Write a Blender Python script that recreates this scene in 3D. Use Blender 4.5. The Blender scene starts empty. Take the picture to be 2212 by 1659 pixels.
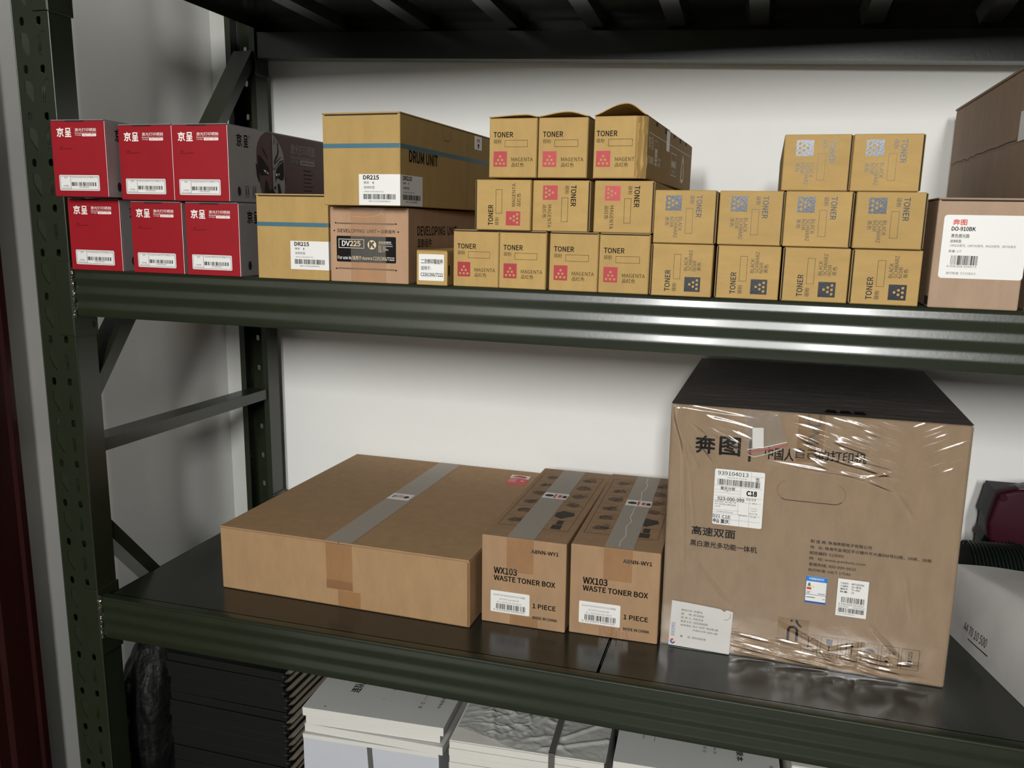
import bpy, bmesh, math, random
from mathutils import Vector, Matrix, noise, geometry

SC = bpy.context.scene
COL = SC.collection
H = 1.75            # height of the reference hole of the rack above the floor (m)

# ------------------------------------------------------------------ camera
cam = bpy.data.cameras.new('camera')
cam.sensor_fit = 'HORIZONTAL'; cam.sensor_width = 36.0
cam.lens = 1810.6 / 2212 * 36.0
cam.clip_start = 0.02
co = bpy.data.objects.new('camera', cam); COL.objects.link(co)
yaw, pit, rol = 0.288361352, 0.1866618, -0.0123756598
fw = Vector((-math.sin(yaw)*math.cos(pit), math.cos(yaw)*math.cos(pit), -math.sin(pit)))
rt = Vector((math.cos(yaw), math.sin(yaw), 0)); dn = fw.cross(rt)
r2 = math.cos(rol)*rt + math.sin(rol)*dn; d2 = -math.sin(rol)*rt + math.cos(rol)*dn
mw = Matrix((( r2.x, -d2.x, -fw.x), (r2.y, -d2.y, -fw.y), (r2.z, -d2.z, -fw.z))).to_4x4()
mw.translation = Vector((1.193, -1.168, H - 0.3195))
co.matrix_world = mw
SC.camera = co

# ------------------------------------------------------------------ world, lamps, exposure
w = bpy.data.worlds.new('world'); SC.world = w; w.use_nodes = True
w.node_tree.nodes['Background'].inputs[0].default_value = (0.90, 0.95, 1.0, 1)
w.node_tree.nodes['Background'].inputs[1].default_value = 0.012
def lamp(name, loc, sx, sy, power, target=None, col=(1.0, 0.995, 0.972)):
    l = bpy.data.lights.new(name, 'AREA'); l.shape = 'RECTANGLE'; l.size = sx; l.size_y = sy
    l.energy = power; l.color = col
    o = bpy.data.objects.new(name, l); COL.objects.link(o); o.location = loc
    if target: o.rotation_euler = (Vector(target) - Vector(loc)).to_track_quat('-Z', 'Y').to_euler()
    return o
lamp('ceiling_tube', (0.76, -4.0, 2.42), 0.22, 0.90, 95, (0.80, 0.0, 1.2))
lamp('ceiling_tube', (1.66, -4.0, 2.42), 0.22, 0.90, 95, (1.55, 0.0, 1.2))
SC.view_settings.view_transform = 'Standard'; SC.view_settings.look = 'None'
SC.view_settings.exposure = 0.0; SC.view_settings.gamma = 1.0
SC.view_settings.use_curve_mapping = False

# ------------------------------------------------------------------ materials
def lin(c):
    return tuple(((x/255)/12.92 if x/255 <= 0.04045 else ((x/255+0.055)/1.055)**2.4) for x in c)
def mat(name, rgb, rough=0.6, metal=0.0, spec=0.5, var=0.0, scale=60.0, stretch=(1,1,1), bump=0.0, bscale=None,
        rnd=0.0, coat=0.0, croug=0.1, bdist=0.001):
    m = bpy.data.materials.new(name); m.use_nodes = True; nt = m.node_tree; N = nt.nodes; L = nt.links
    b = N['Principled BSDF']; c = lin(rgb)
    b.inputs['Base Color'].default_value = (*c, 1); b.inputs['Roughness'].default_value = rough
    b.inputs['Metallic'].default_value = metal; b.inputs['Specular IOR Level'].default_value = spec
    b.inputs['Coat Weight'].default_value = coat; b.inputs['Coat Roughness'].default_value = croug
    if var or bump or rnd:
        tc = N.new('ShaderNodeTexCoord'); mp = N.new('ShaderNodeMapping')
        mp.inputs['Scale'].default_value = stretch; L.new(tc.outputs['Object'], mp.inputs[0])
        src = mp.outputs[0]
        if rnd:
            oi = N.new('ShaderNodeObjectInfo'); va = N.new('ShaderNodeVectorMath'); va.operation = 'ADD'
            mu = N.new('ShaderNodeMath'); mu.operation = 'MULTIPLY'; mu.inputs[1].default_value = 37.0
            L.new(oi.outputs['Random'], mu.inputs[0]); L.new(src, va.inputs[0]); L.new(mu.outputs[0], va.inputs[1])
            src = va.outputs[0]
        n1 = N.new('ShaderNodeTexNoise'); n1.inputs['Scale'].default_value = scale; n1.inputs['Detail'].default_value = 5
        n1.inputs['Roughness'].default_value = 0.65
        L.new(src, n1.inputs['Vector'])
        if var or rnd:
            mr = N.new('ShaderNodeMapRange'); mr.inputs['From Min'].default_value = 0.25; mr.inputs['From Max'].default_value = 0.75
            mr.inputs['To Min'].default_value = 1 - var; mr.inputs['To Max'].default_value = 1 + var
            L.new(n1.outputs['Fac'], mr.inputs['Value']); val = mr.outputs[0]
            if rnd:
                mr2 = N.new('ShaderNodeMapRange'); mr2.inputs['To Min'].default_value = 1 - rnd; mr2.inputs['To Max'].default_value = 1 + rnd
                L.new(oi.outputs['Random'], mr2.inputs['Value'])
                m3 = N.new('ShaderNodeMath'); m3.operation = 'MULTIPLY'; L.new(val, m3.inputs[0]); L.new(mr2.outputs[0], m3.inputs[1]); val = m3.outputs[0]
            vm = N.new('ShaderNodeVectorMath'); vm.operation = 'SCALE'; vm.inputs[0].default_value = c
            L.new(val, vm.inputs['Scale']); L.new(vm.outputs[0], b.inputs['Base Color'])
        if bump:
            n2 = N.new('ShaderNodeTexNoise'); n2.inputs['Scale'].default_value = bscale or scale*4; n2.inputs['Detail'].default_value = 4
            L.new(src, n2.inputs['Vector'])
            bp = N.new('ShaderNodeBump'); bp.inputs['Strength'].default_value = bump; bp.inputs['Distance'].default_value = bdist
            L.new(n2.outputs['Fac'], bp.inputs['Height']); L.new(bp.outputs[0], b.inputs['Normal'])
    return m
def film(name, tint, base, gloss_rough, bump=0.0, bscale=120, stretch=(1,1,1), bdist=0.001, haze=0.0, ior=1.5, hcol=(0.75,0.74,0.7)):
    m = bpy.data.materials.new(name); m.use_nodes = True; nt = m.node_tree; N = nt.nodes; L = nt.links
    N.remove(N['Principled BSDF']); out = N['Material Output']
    tr = N.new('ShaderNodeBsdfTransparent'); tr.inputs[0].default_value = (*tint, 1)
    gl = N.new('ShaderNodeBsdfGlossy'); gl.inputs['Roughness'].default_value = gloss_rough
    gl.inputs['Color'].default_value = (0.95, 0.95, 0.95, 1)
    fr = N.new('ShaderNodeFresnel'); fr.inputs['IOR'].default_value = ior
    ad = N.new('ShaderNodeMath'); ad.operation = 'ADD'; ad.inputs[1].default_value = base; L.new(fr.outputs[0], ad.inputs[0])
    mx = N.new('ShaderNodeMixShader'); L.new(ad.outputs[0], mx.inputs[0]); L.new(tr.outputs[0], mx.inputs[1]); L.new(gl.outputs[0], mx.inputs[2])
    last = mx
    if haze:
        df = N.new('ShaderNodeBsdfDiffuse'); df.inputs[0].default_value = (*hcol, 1)
        m2 = N.new('ShaderNodeMixShader'); m2.inputs[0].default_value = haze
        L.new(mx.outputs[0], m2.inputs[1]); L.new(df.outputs[0], m2.inputs[2]); last = m2
    L.new(last.outputs[0], out.inputs[0])
    if bump:
        tc = N.new('ShaderNodeTexCoord'); mp = N.new('ShaderNodeMapping'); mp.inputs['Scale'].default_value = stretch
        n2 = N.new('ShaderNodeTexNoise'); n2.inputs['Scale'].default_value = bscale; n2.inputs['Detail'].default_value = 3
        bp = N.new('ShaderNodeBump'); bp.inputs['Strength'].default_value = bump; bp.inputs['Distance'].default_value = bdist
        L.new(tc.outputs['Object'], mp.inputs[0]); L.new(mp.outputs[0], n2.inputs['Vector']); L.new(n2.outputs['Fac'], bp.inputs['Height'])
        L.new(bp.outputs[0], gl.inputs['Normal']); L.new(bp.outputs[0], fr.inputs['Normal'])
    return m
KRAFT = dict(rough=0.72, spec=0.25, var=0.10, scale=45, stretch=(1,1,0.35), bump=0.25, bscale=520, rnd=0.04)
M_toner = mat('kraft_yellow', (170,140,86), **KRAFT)
M_drum = mat('kraft_ochre', (166,137,84), **KRAFT)
M_dv = mat('kraft_pink_brown', (164,132,104), **KRAFT)
M_carton = mat('kraft_brown', (160,129,94), **KRAFT)
M_waste = mat('kraft_waste_box', (158,128,97), **KRAFT)
M_big = mat('kraft_printer_box', (147,127,105), **KRAFT)
M_do = mat('kraft_grey_brown', (158,134,112), **KRAFT)
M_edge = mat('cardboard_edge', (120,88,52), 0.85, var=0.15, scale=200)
M_red = mat('red_gloss_card', (142,22,32), 0.42, spec=0.3, var=0.05, scale=30, bump=0.05, bscale=300, rnd=0.05)
M_grey = mat('grey_card', (138,134,133), 0.5, spec=0.35, var=0.06, scale=40, bump=0.1, bscale=300)
M_maroon = mat('maroon_card', (78,54,52), 0.5, spec=0.35, var=0.06, scale=40)
M_white = mat('white_print', (235,232,226), 0.55)
M_label = mat('white_label_paper', (220,219,215), 0.4, spec=0.4)
M_paper = mat('paper_sheet', (196,194,189), 0.7, var=0.03, scale=30)
M_ink = mat('black_ink', (22,18,16), 0.7, spec=0.12)
M_inkthin = mat('grey_brown_ink', (70,56,40), 0.7, spec=0.12)
M_art = mat('printed_drawing_ink', (44,37,31), 0.6)
M_artfill = mat('printed_drawing_shade', (104,84,66), 0.65)
M_dark = mat('dark_opening', (20,14,12), 0.8)
M_foil = mat('black_foil_print', (50,50,51), 0.30, metal=1.0, bump=0.10, bscale=420)
M_foilsq = mat('black_foil_square', (62,63,65), 0.28, metal=1.0, bump=0.16, bscale=300, stretch=(1,1,3))
M_mag = mat('magenta_foil_square', (152,38,46), 0.4, metal=0.2, spec=0.4, bump=0.08, bscale=300)
M_blue = mat('blue_stripe_ink', (54,98,112), 0.5)
M_redink = mat('red_ink', (200,40,40), 0.5)
M_sky = mat('blue_label_ink', (30,120,200), 0.45)
M_navy = mat('navy_label_ink', (40,80,150), 0.45)
M_yel = mat('yellow_ink', (190,190,70), 0.5)
M_steel = mat('olive_painted_steel', (33,38,25), 0.30, spec=0.5, var=0.08, scale=25, bump=0.12, bscale=190, coat=0.25, croug=0.12, bdist=0.0006)
M_deck = mat('dark_olive_deck', (34,36,30), 0.22, spec=0.5, var=0.10, scale=14, bump=0.05, bscale=60)
M_weld = mat('weld_metal', (96,96,84), 0.22, metal=0.7, bump=0.3, bscale=300)
M_wall = mat('white_wall_paint', (236,236,232), 0.75, spec=0.2, var=0.015, scale=8, bump=0.06, bscale=60, bdist=0.002)
M_ceil = mat('ceiling_paint', (150,150,146), 0.9)
M_floor = mat('grey_tile_floor', (84,82,78), 0.4, var=0.06, scale=6)
M_wood = mat('dark_red_lacquered_wood', (40,12,10), 0.4, spec=0.3, var=0.25, scale=12, stretch=(4,4,0.3), coat=0.1)
M_wood2 = mat('red_brown_lacquered_wood', (66,28,20), 0.4, spec=0.5, var=0.2, scale=12, stretch=(4,4,0.3))
M_tape = film('clear_tape', (0.90,0.80,0.62), 0.03, 0.22, 0.35, 220, haze=0.04)
M_tapetop = film('clear_tape_top', (0.97,0.95,0.92), 0.0, 0.30, 0.5, 160, (1,0.4,1), haze=0.48, ior=1.14, hcol=(0.70,0.63,0.54))
M_wrap = film('stretch_wrap', (0.97,0.96,0.94), 0.05, 0.15, 0.12, 60, (0.5,1,2.5))
M_blackwrap = mat('dark_stretch_film', (86,81,77), 0.32, spec=0.6, bump=0.5, bscale=30, stretch=(0.6,3,1), bdist=0.004)
M_ply = film('clear_zip_bag', (0.93,0.93,0.93), 0.06, 0.15, 0.6, 140, haze=0.10)
M_sack = mat('white_plastic_wrap', (176,174,171), 0.45, spec=0.4, var=0.04, scale=12, bump=0.25, bscale=22, bdist=0.004)
M_blackbag = mat('black_plastic_bag', (17,16,16), 0.55, spec=0.25, bump=0.9, bscale=30, bdist=0.01)
M_maroonpl = mat('maroon_plastic', (50,9,22), 0.55, spec=0.15)
M_blackpl = mat('black_plastic', (12,10,11), 0.5, spec=0.15)
M_hose = mat('dark_green_hose', (19,27,22), 0.4, spec=0.3)
M_spine = mat('black_book_cover', (17,17,16), 0.6, spec=0.25, var=0.1, scale=20)
M_pages = mat('page_block', (196,184,164), 0.9, var=0.2, scale=12, stretch=(1,1,90))
M_book = mat('white_booklet_cover', (178,178,175), 0.6, var=0.03, scale=10)
M_bookpg = mat('booklet_page_block', (197,195,188), 0.85, var=0.05, scale=20, stretch=(1,1,60))
M_bundle = mat('bluish_paper_edges', (176,179,185), 0.8, var=0.03, scale=12)
M_strap = mat('grey_strap', (84,82,78), 0.5)
M_wrappaper = mat('grey_wrapping_paper', (168,168,164), 0.5, spec=0.4, var=0.05, scale=14, bump=0.5, bscale=26, bdist=0.006)
M_clearlid = mat('grey_clear_lid', (88,84,85), 0.35, spec=0.3)

# ------------------------------------------------------------------ mesh builder
class Fr:
    """a face: origin, u axis, v axis; design coordinates on it are in millimetres"""
    def __init__(s, o, u, v):
        s.o = Vector(o); s.u = Vector(u).normalized(); s.v = Vector(v).normalized(); s.n = s.u.cross(s.v)
    def p(s, u, v, h=0.0): return s.o + s.u*(u*.001) + s.v*(v*.001) + s.n*(h*.001)
    def sub(s, u, v, rot=0.0, h=0.0):
        c, q = math.cos(rot), math.sin(rot)
        return Fr(s.p(u, v, h), s.u*c + s.v*q, -s.u*q + s.v*c)
_tc = {}
FONT = None
try:
    import os
    _fp = os.path.join(bpy.utils.system_resource('DATAFILES'), 'fonts', 'Noto Sans CJK Regular.woff2')
    if os.path.exists(_fp): FONT = bpy.data.fonts.load(_fp)
except Exception: FONT = None
def glyphs(t, bold):
    k = (t, bold)
    if k not in _tc:
        cu = bpy.data.curves.new('print', 'FONT'); cu.body = t; cu.size = 1.0; cu.resolution_u = 3
        cu.dimensions = '2D'; cu.fill_mode = 'FRONT'; cu.offset = 0.0
        if FONT and any(c_.isascii() and c_.isalnum() for c_ in t): cu.font = FONT
        ob = bpy.data.objects.new('print', cu); COL.objects.link(ob)
        dg = bpy.context.evaluated_depsgraph_get(); me = bpy.data.meshes.new_from_object(ob.evaluated_get(dg))
        vs = [(v.co.x, v.co.y) for v in me.vertices]; fs = [tuple(p.vertices) for p in me.polygons]
        bpy.data.objects.remove(ob); bpy.data.curves.remove(cu); bpy.data.meshes.remove(me)
        x0 = min(v[0] for v in vs); x1 = max(v[0] for v in vs); y0 = min(v[1] for v in vs); y1 = max(v[1] for v in vs)
        _tc[k] = ([((a-x0)/(x1-x0), (b-y0)/max(1e-6, y1-y0)) for a, b in vs], fs, (x1-x0)/max(1e-6, y1-y0))
    return _tc[k]
class MB:
    def __init__(s): s.v = []; s.f = []; s.mi = []; s.mats = []
    def m(s, mt):
        if mt not in s.mats: s.mats.append(mt)
        return s.mats.index(mt)
    def add(s, vs, fs, mt):
        b = len(s.v); i = s.m(mt); s.v += [tuple(v) for v in vs]
        for f in fs: s.f.append(tuple(b+k for k in f)); s.mi.append(i)
    def poly(s, pts, mt): s.add(pts, [tuple(range(len(pts)))], mt)
    def box(s, x0, x1, y0, y1, z0, z1, mt, bev=0.0, seg=2):
        bm = bmesh.new(); bmesh.ops.create_cube(bm, size=1)
        for v in bm.verts: v.co = Vector(((x0+x1)/2 + v.co.x*(x1-x0), (y0+y1)/2 + v.co.y*(y1-y0), (z0+z1)/2 + v.co.z*(z1-z0)))
        if bev: bmesh.ops.bevel(bm, geom=bm.edges[:], offset=bev, segments=seg, affect='EDGES', profile=0.5)
        s.bm(bm, mt); bm.free()
    def bm(s, bm, mt):
        bm.verts.index_update(); s.add([v.co.copy() for v in bm.verts], [[v.index for v in f.verts] for f in bm.faces], mt)
    def xf(s, fn): s.v = [tuple(fn(Vector(v))) for v in s.v]
    def beam(s, prof, axis0, axis1, mt, close=True):
        """extrude closed profile of 3D offsets between two points"""
        a, b = Vector(axis0), Vector(axis1); n = len(prof)
        vs = [a+Vector(p) for p in prof] + [b+Vector(p) for p in prof]
        fs = [(i, (i+1) % n, n+(i+1) % n, n+i) for i in range(n)]
        if close: fs += [tuple(reversed(range(n))), tuple(range(n, 2*n))]
        s.add(vs, fs, mt)
    def tube(s, pts, r, mt, n=8, closed=False):
        rings = []; P = [Vector(p) for p in pts]; up = Vector((0,0,1))
        for i, p in enumerate(P):
            t = (P[min(i+1, len(P)-1)] - P[max(i-1, 0)]).normalized()
            a = t.cross(up)
            if a.length < 1e-3: a = t.cross(Vector((1,0,0)))
            a.normalize(); b = t.cross(a)
            rings.append([p + (a*math.cos(k*2*math.pi/n) + b*math.sin(k*2*math.pi/n))*r for k in range(n)])
        vs = [q for R_ in rings for q in R_]; fs = []
        for i in range(len(P)-1):
            for k in range(n): fs.append((i*n+k, i*n+(k+1) % n, (i+1)*n+(k+1) % n, (i+1)*n+k))
        fs += [tuple(reversed(range(n))), tuple(range((len(P)-1)*n, len(P)*n))]
        s.add(vs, fs, mt)
    # prints, in millimetres on a face
    def rect(s, fr, u0, v0, u1, v1, mt, h=0.15): s.poly([fr.p(u0,v0,h), fr.p(u1,v0,h), fr.p(u1,v1,h), fr.p(u0,v1,h)], mt)
    def frame(s, fr, u0, v0, u1, v1, lw, mt, h=0.15):
        s.rect(fr,u0,v0,u1,v0+lw,mt,h); s.rect(fr,u0,v1-lw,u1,v1,mt,h); s.rect(fr,u0,v0+lw,u0+lw,v1-lw,mt,h); s.rect(fr,u1-lw,v0+lw,u1,v1-lw,mt,h)
    def shape(s, fr, pts, mt, h=0.15): s.poly([fr.p(a,b,h) for a,b in pts], mt)
    def line(s, fr, pts, lw, mt, h=0.15):
        for (a,b),(c,d) in zip(pts, pts[1:]):
            l = math.hypot(c-a, d-b) or 1; nx, ny = -(d-b)/l*lw/2, (c-a)/l*lw/2
            s.poly([fr.p(a-nx,b-ny,h), fr.p(c-nx,d-ny,h), fr.p(c+nx,d+ny,h), fr.p(a+nx,b+ny,h)], mt)
    def disc(s, fr, u, v, r, mt, h=0.15, ry=None, n=20):
        ry = ry or r; s.poly([fr.p(u+r*math.cos(k*2*math.pi/n), v+ry*math.sin(k*2*math.pi/n), h) for k in range(n)], mt)
    def rrect(s, fr, u0, v0, u1, v1, r, mt, h=0.15, thick=0.0):
        pts = []
        for cx, cy, a0 in ((u1-r,v1-r,0),(u0+r,v1-r,90),(u0+r,v0+r,180),(u1-r,v0+r,270)):
            for k in range(5):
                a = math.radians(a0+k*22.5); pts.append((cx+r*math.cos(a), cy+r*math.sin(a)))
        if thick:
            n = len(pts); vs = [fr.p(a,b,h) for a,b in pts] + [fr.p(a,b,h+thick) for a,b in pts]
            s.add(vs, [tuple(range(n,2*n)), tuple(reversed(range(n)))] + [(i,(i+1)%n,n+(i+1)%n,n+i) for i in range(n)], mt)
        else: s.shape(fr, pts, mt, h)
    def text(s, fr, t, u0, v0, u1, v1, mt, bold=0.0, h=0.15):
        vs, fs, ar = glyphs(t, bold)
        k = bold*(v1-v0)*(2.4 if all(ord(c_) < 0x2000 for c_ in t) else 1.2); q = k*.7
        for i, (du, dv) in enumerate(((0,0),(k,0),(-k,0),(0,k),(0,-k),(q,q),(-q,q),(q,-q),(-q,-q)) if k else ((0,0),)):
            s.add([fr.p(u0+a*(u1-u0)+du, v0+b*(v1-v0)+dv, h+.004*i) for a,b in vs], fs, mt)
    def code(s, fr, u0, v0, u1, v1, seed, mt, h=0.15, n=34):
        r = random.Random(seed); ws = [r.choice((1,1,1,2,2,3)) for _ in range(2*n+1)]; k = (u1-u0)/sum(ws); u = u0
        for i, q in enumerate(ws):
            if i % 2 == 0: s.rect(fr, u, v0, u+q*k, v1, mt, h)
            u += q*k
    def mesh(s, name, smooth=None):
        me = bpy.data.meshes.new(name); me.from_pydata(s.v, [], s.f)
        for mt in s.mats: me.materials.append(mt)
        me.polygons.foreach_set('material_index', s.mi)
        if smooth is not None:
            me.polygons.foreach_set('use_smooth', [True]*len(s.f)); me.set_sharp_from_angle(angle=smooth)
        me.update(); return me
    def build(s, name, parent=None, smooth=None, label=None):
        o = bpy.data.objects.new(name, s.mesh(name, smooth)); COL.objects.link(o)
        if parent: o.parent = parent
        if label: o['label'] = label
        return o
def tag(o, label, cat, group=None):
    o['label'] = label; o['category'] = cat
    if group: o['group'] = group
    return o
def thing(name, label, cat, loc, group=None, yaw=0.0, tilt=0.0):
    o = bpy.data.objects.new(name, None); o.empty_display_size = 0.04; COL.objects.link(o)
    o.location = loc; o.rotation_euler = (0, tilt, yaw)
    return tag(o, label, cat, group)
def struct(mb, name, smooth=None):
    o = mb.build(name, None, smooth); o['kind'] = 'structure'; return o
def copy_tree(o, loc, yaw, tilt, label, roll=0.0, pivot=None):
    c = o.copy(); COL.objects.link(c); c.location = loc; c.rotation_euler = (0, tilt, yaw); c['label'] = label
    for ch in o.children:
        d = ch.copy(); COL.objects.link(d); d.parent = c
        if roll:
            R = Matrix.Rotation(roll, 4, 'Y'); T = Matrix.Translation(Vector(pivot[1])) @ R @ Matrix.Translation(-Vector(pivot[0]))
            d.matrix_parent_inverse = Matrix.Identity(4); d.location = T.translation; d.rotation_euler = (0, roll, 0)
        for g in ch.children:
            e = g.copy(); COL.objects.link(e); e.parent = d
    return c
FRONT = lambda x0=0, y0=0, z0=0: Fr((x0,y0,z0), (1,0,0), (0,0,1))
RIGHT = lambda x1, y0=0, z0=0: Fr((x1,y0,z0), (0,1,0), (0,0,1))
TOP = lambda z1, x0=0, y0=0: Fr((x0,y0,z1), (1,0,0), (0,1,0))

# ------------------------------------------------------------------ the room
WX, WY = -0.113, 0.66
b = MB(); b.box(WX-0.1, 4.2, WY, WY+0.1, 0, 2.75, M_wall); struct(b, 'wall_back')
b = MB(); b.box(WX-0.1, WX, -10.0, WY, 0, 2.75, M_wall); struct(b, 'wall_left')
b = MB(); b.box(WX-0.1, 4.2, -10.0, WY+0.1, -0.05, 0, M_floor); struct(b, 'floor')
b = MB(); b.box(WX-0.1, 4.2, -10.0, WY+0.1, 2.75, 2.8, M_ceil); struct(b, 'ceiling')
# door casing on the left wall, dark red lacquer with a stepped profile
prof = [(0,0),(0.026,0),(0.026,-0.012),(0.022,-0.018),(0.022,-0.070),(0.016,-0.078),(0.016,-0.10),(0,-0.10)]
b = MB(); b.beam([(x, y, 0) for x, y in prof], (WX, -0.004, 0), (WX, -0.004, 2.12), M_wood)
struct(b, 'trim_1')
b = MB(); b.box(WX, WX+0.012, -0.95, -0.105, 0.01, 2.1, M_wood2)
for z0, z1 in ((0.25, 0.95), (1.1, 1.95)): b.box(WX+0.012, WX+0.020, -0.85, -0.20, z0, z1, M_wood2, 0.004)
o = struct(b, 'door_1')

# ------------------------------------------------------------------ the rack
RL = 2.10          # right end
rack = thing('shelving_rack', 'olive green steel storage rack with punched uprights and ribbed beams, by the white wall',
             'shelf', (0.018, 0.315, 0))
RO = Vector((0.018, 0.315, 0))
def local(mb): mb.xf(lambda v: v - RO); return mb
def upright_mesh():
    mb = MB(); th = 0.002; x0, x1 = -0.020, 0.056; zb, zt = -H+0.006, 0.40
    n0, n1 = -5, 23
    verts = [(x0, zb), (x1, zb), (x1, zt), (x0, zt)]; faces = [[0,1,2,3]]
    def hole(pts):
        b_ = len(verts); verts.extend(pts); faces.append(list(range(b_, b_+len(pts))))
    for n in range(n0, n1):
        z = -0.075*n
        for cx in (0.0, 0.0345):
            pts = []
            for k in range(12):
                a = k*math.pi/6; px = 0.0046*math.cos(a); pz = 0.0046*math.sin(a) + (0.0025 if math.sin(a) >= 0 else -0.0025)
                pts.append((cx+px, z+pz))
            hole(pts)
        if z-0.056 > zb:
            hole([(a*.001, z+c*.001) for a, c in [(-5.2,-18),(-5.2,-35),(7.6,-55),(10.2,-55),(-2.9,-34.2),(-2.9,-18)]])
    hv = [Vector(v) for v in verts]
    r = geometry.delaunay_2d_cdt(hv, [], faces, 5, 1e-7)
    V2, F2, orig = r[0], r[2], r[5]
    keep = [f for f, og in zip(F2, orig) if og == [0] or (len(og) == 1 and og[0] == 0)]
    if len(keep) < 50: keep = F2
    for y, rev in ((0.0, False), (th, True)):
        mb.add([(v.x, y, v.y + H) for v in V2], [tuple(reversed(f)) if rev else tuple(f) for f in keep], M_steel)
    ix = 1
    for f in faces[1:]:
        n = len(f); P = [verts[i] for i in f]
        mb.add([(a, 0, c+H) for a, c in P] + [(a, th, c+H) for a, c in P], [(i, (i+1) % n, n+(i+1) % n, n+i) for i in range(n)], M_steel)
    # flanges and lips of the channel
    for s in (0, 1):
        xa, xb = (x0, x0+th) if s == 0 else (x1-th, x1)
        mb.box(xa, xb, 0.0008, 0.047, zb+H, zt+H, M_steel)
        la, lb = (x0+th, x0+0.014) if s == 0 else (x1-0.014, x1-th)
        mb.box(la, lb, 0.045, 0.047, zb+H, zt+H, M_steel)
    # rounded outer edge catches the light
    for xc in (x0, x1):
        mb.tube([(xc + (0.0012 if xc == x0 else -0.0012), 0.0010, zb+H), (xc + (0.0012 if xc == x0 else -0.0012), 0.0010, zt+H)], 0.0016, M_steel, 8)
    # pressed tabs
    for n in range(n0, n1):
        z = H - 0.075*n
        if z-0.056 < 0.02: continue
        P = [(-2.7,-18.5),(3.5,-18.2),(8,-20),(11,-25),(12,-34),(11.4,-50),(9.8,-54),(-2.7,-33.8)]
        hts = [1.3,1.0,0.4,0.05,0,0,0.2,1.3]
        mb.add([(a*.001, -h*.001, z+c*.001) for (a,c),h in zip(P,hts)] + [(a*.001, 0.0005, z+c*.001) for a,c in P],
               [tuple(range(8))[::-1]] + [(i,(i+1)%8,8+(i+1)%8,8+i) for i in range(8)], M_steel)
        for dx in (-3.2, 0.6):
            x = 0.0345 + dx*.001
            mb.tube([(x, 0.0003, z-0.023), (x, -0.0004, z-0.026), (x, -0.0004, z-0.050), (x, 0.0003, z-0.0535)], 0.0011, M_steel, 6)
        mb.tube([(0.0345+a*.001, 0.0002, z+c*.001) for a, c in ((-1.5,-22),(1,-19),(5,-17),(10,-16.3))], 0.0009, M_steel, 6)
    return mb
um = local(upright_mesh()).mesh('upright', 0.5)
def up(name, mtx):
    o = bpy.data.objects.new(name, um); COL.objects.link(o); o.parent = rack; o.matrix_local = mtx; return o
up('upright', Matrix.Identity(4))
# rear uprights: web towards the wall, open side towards the room
C2 = Vector((0.0, 0.0, 0))
up('upright', Matrix.Rotation(math.pi, 4, 'Z') @ Matrix.Translation((0, 0, 0)))
up('upright', Matrix.Translation((RL-0.018-0.018, 0, 0)))
up('upright', Matrix.Translation((RL-0.018-0.018, 0, 0)) @ Matrix.Rotation(math.pi, 4, 'Z'))
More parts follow.
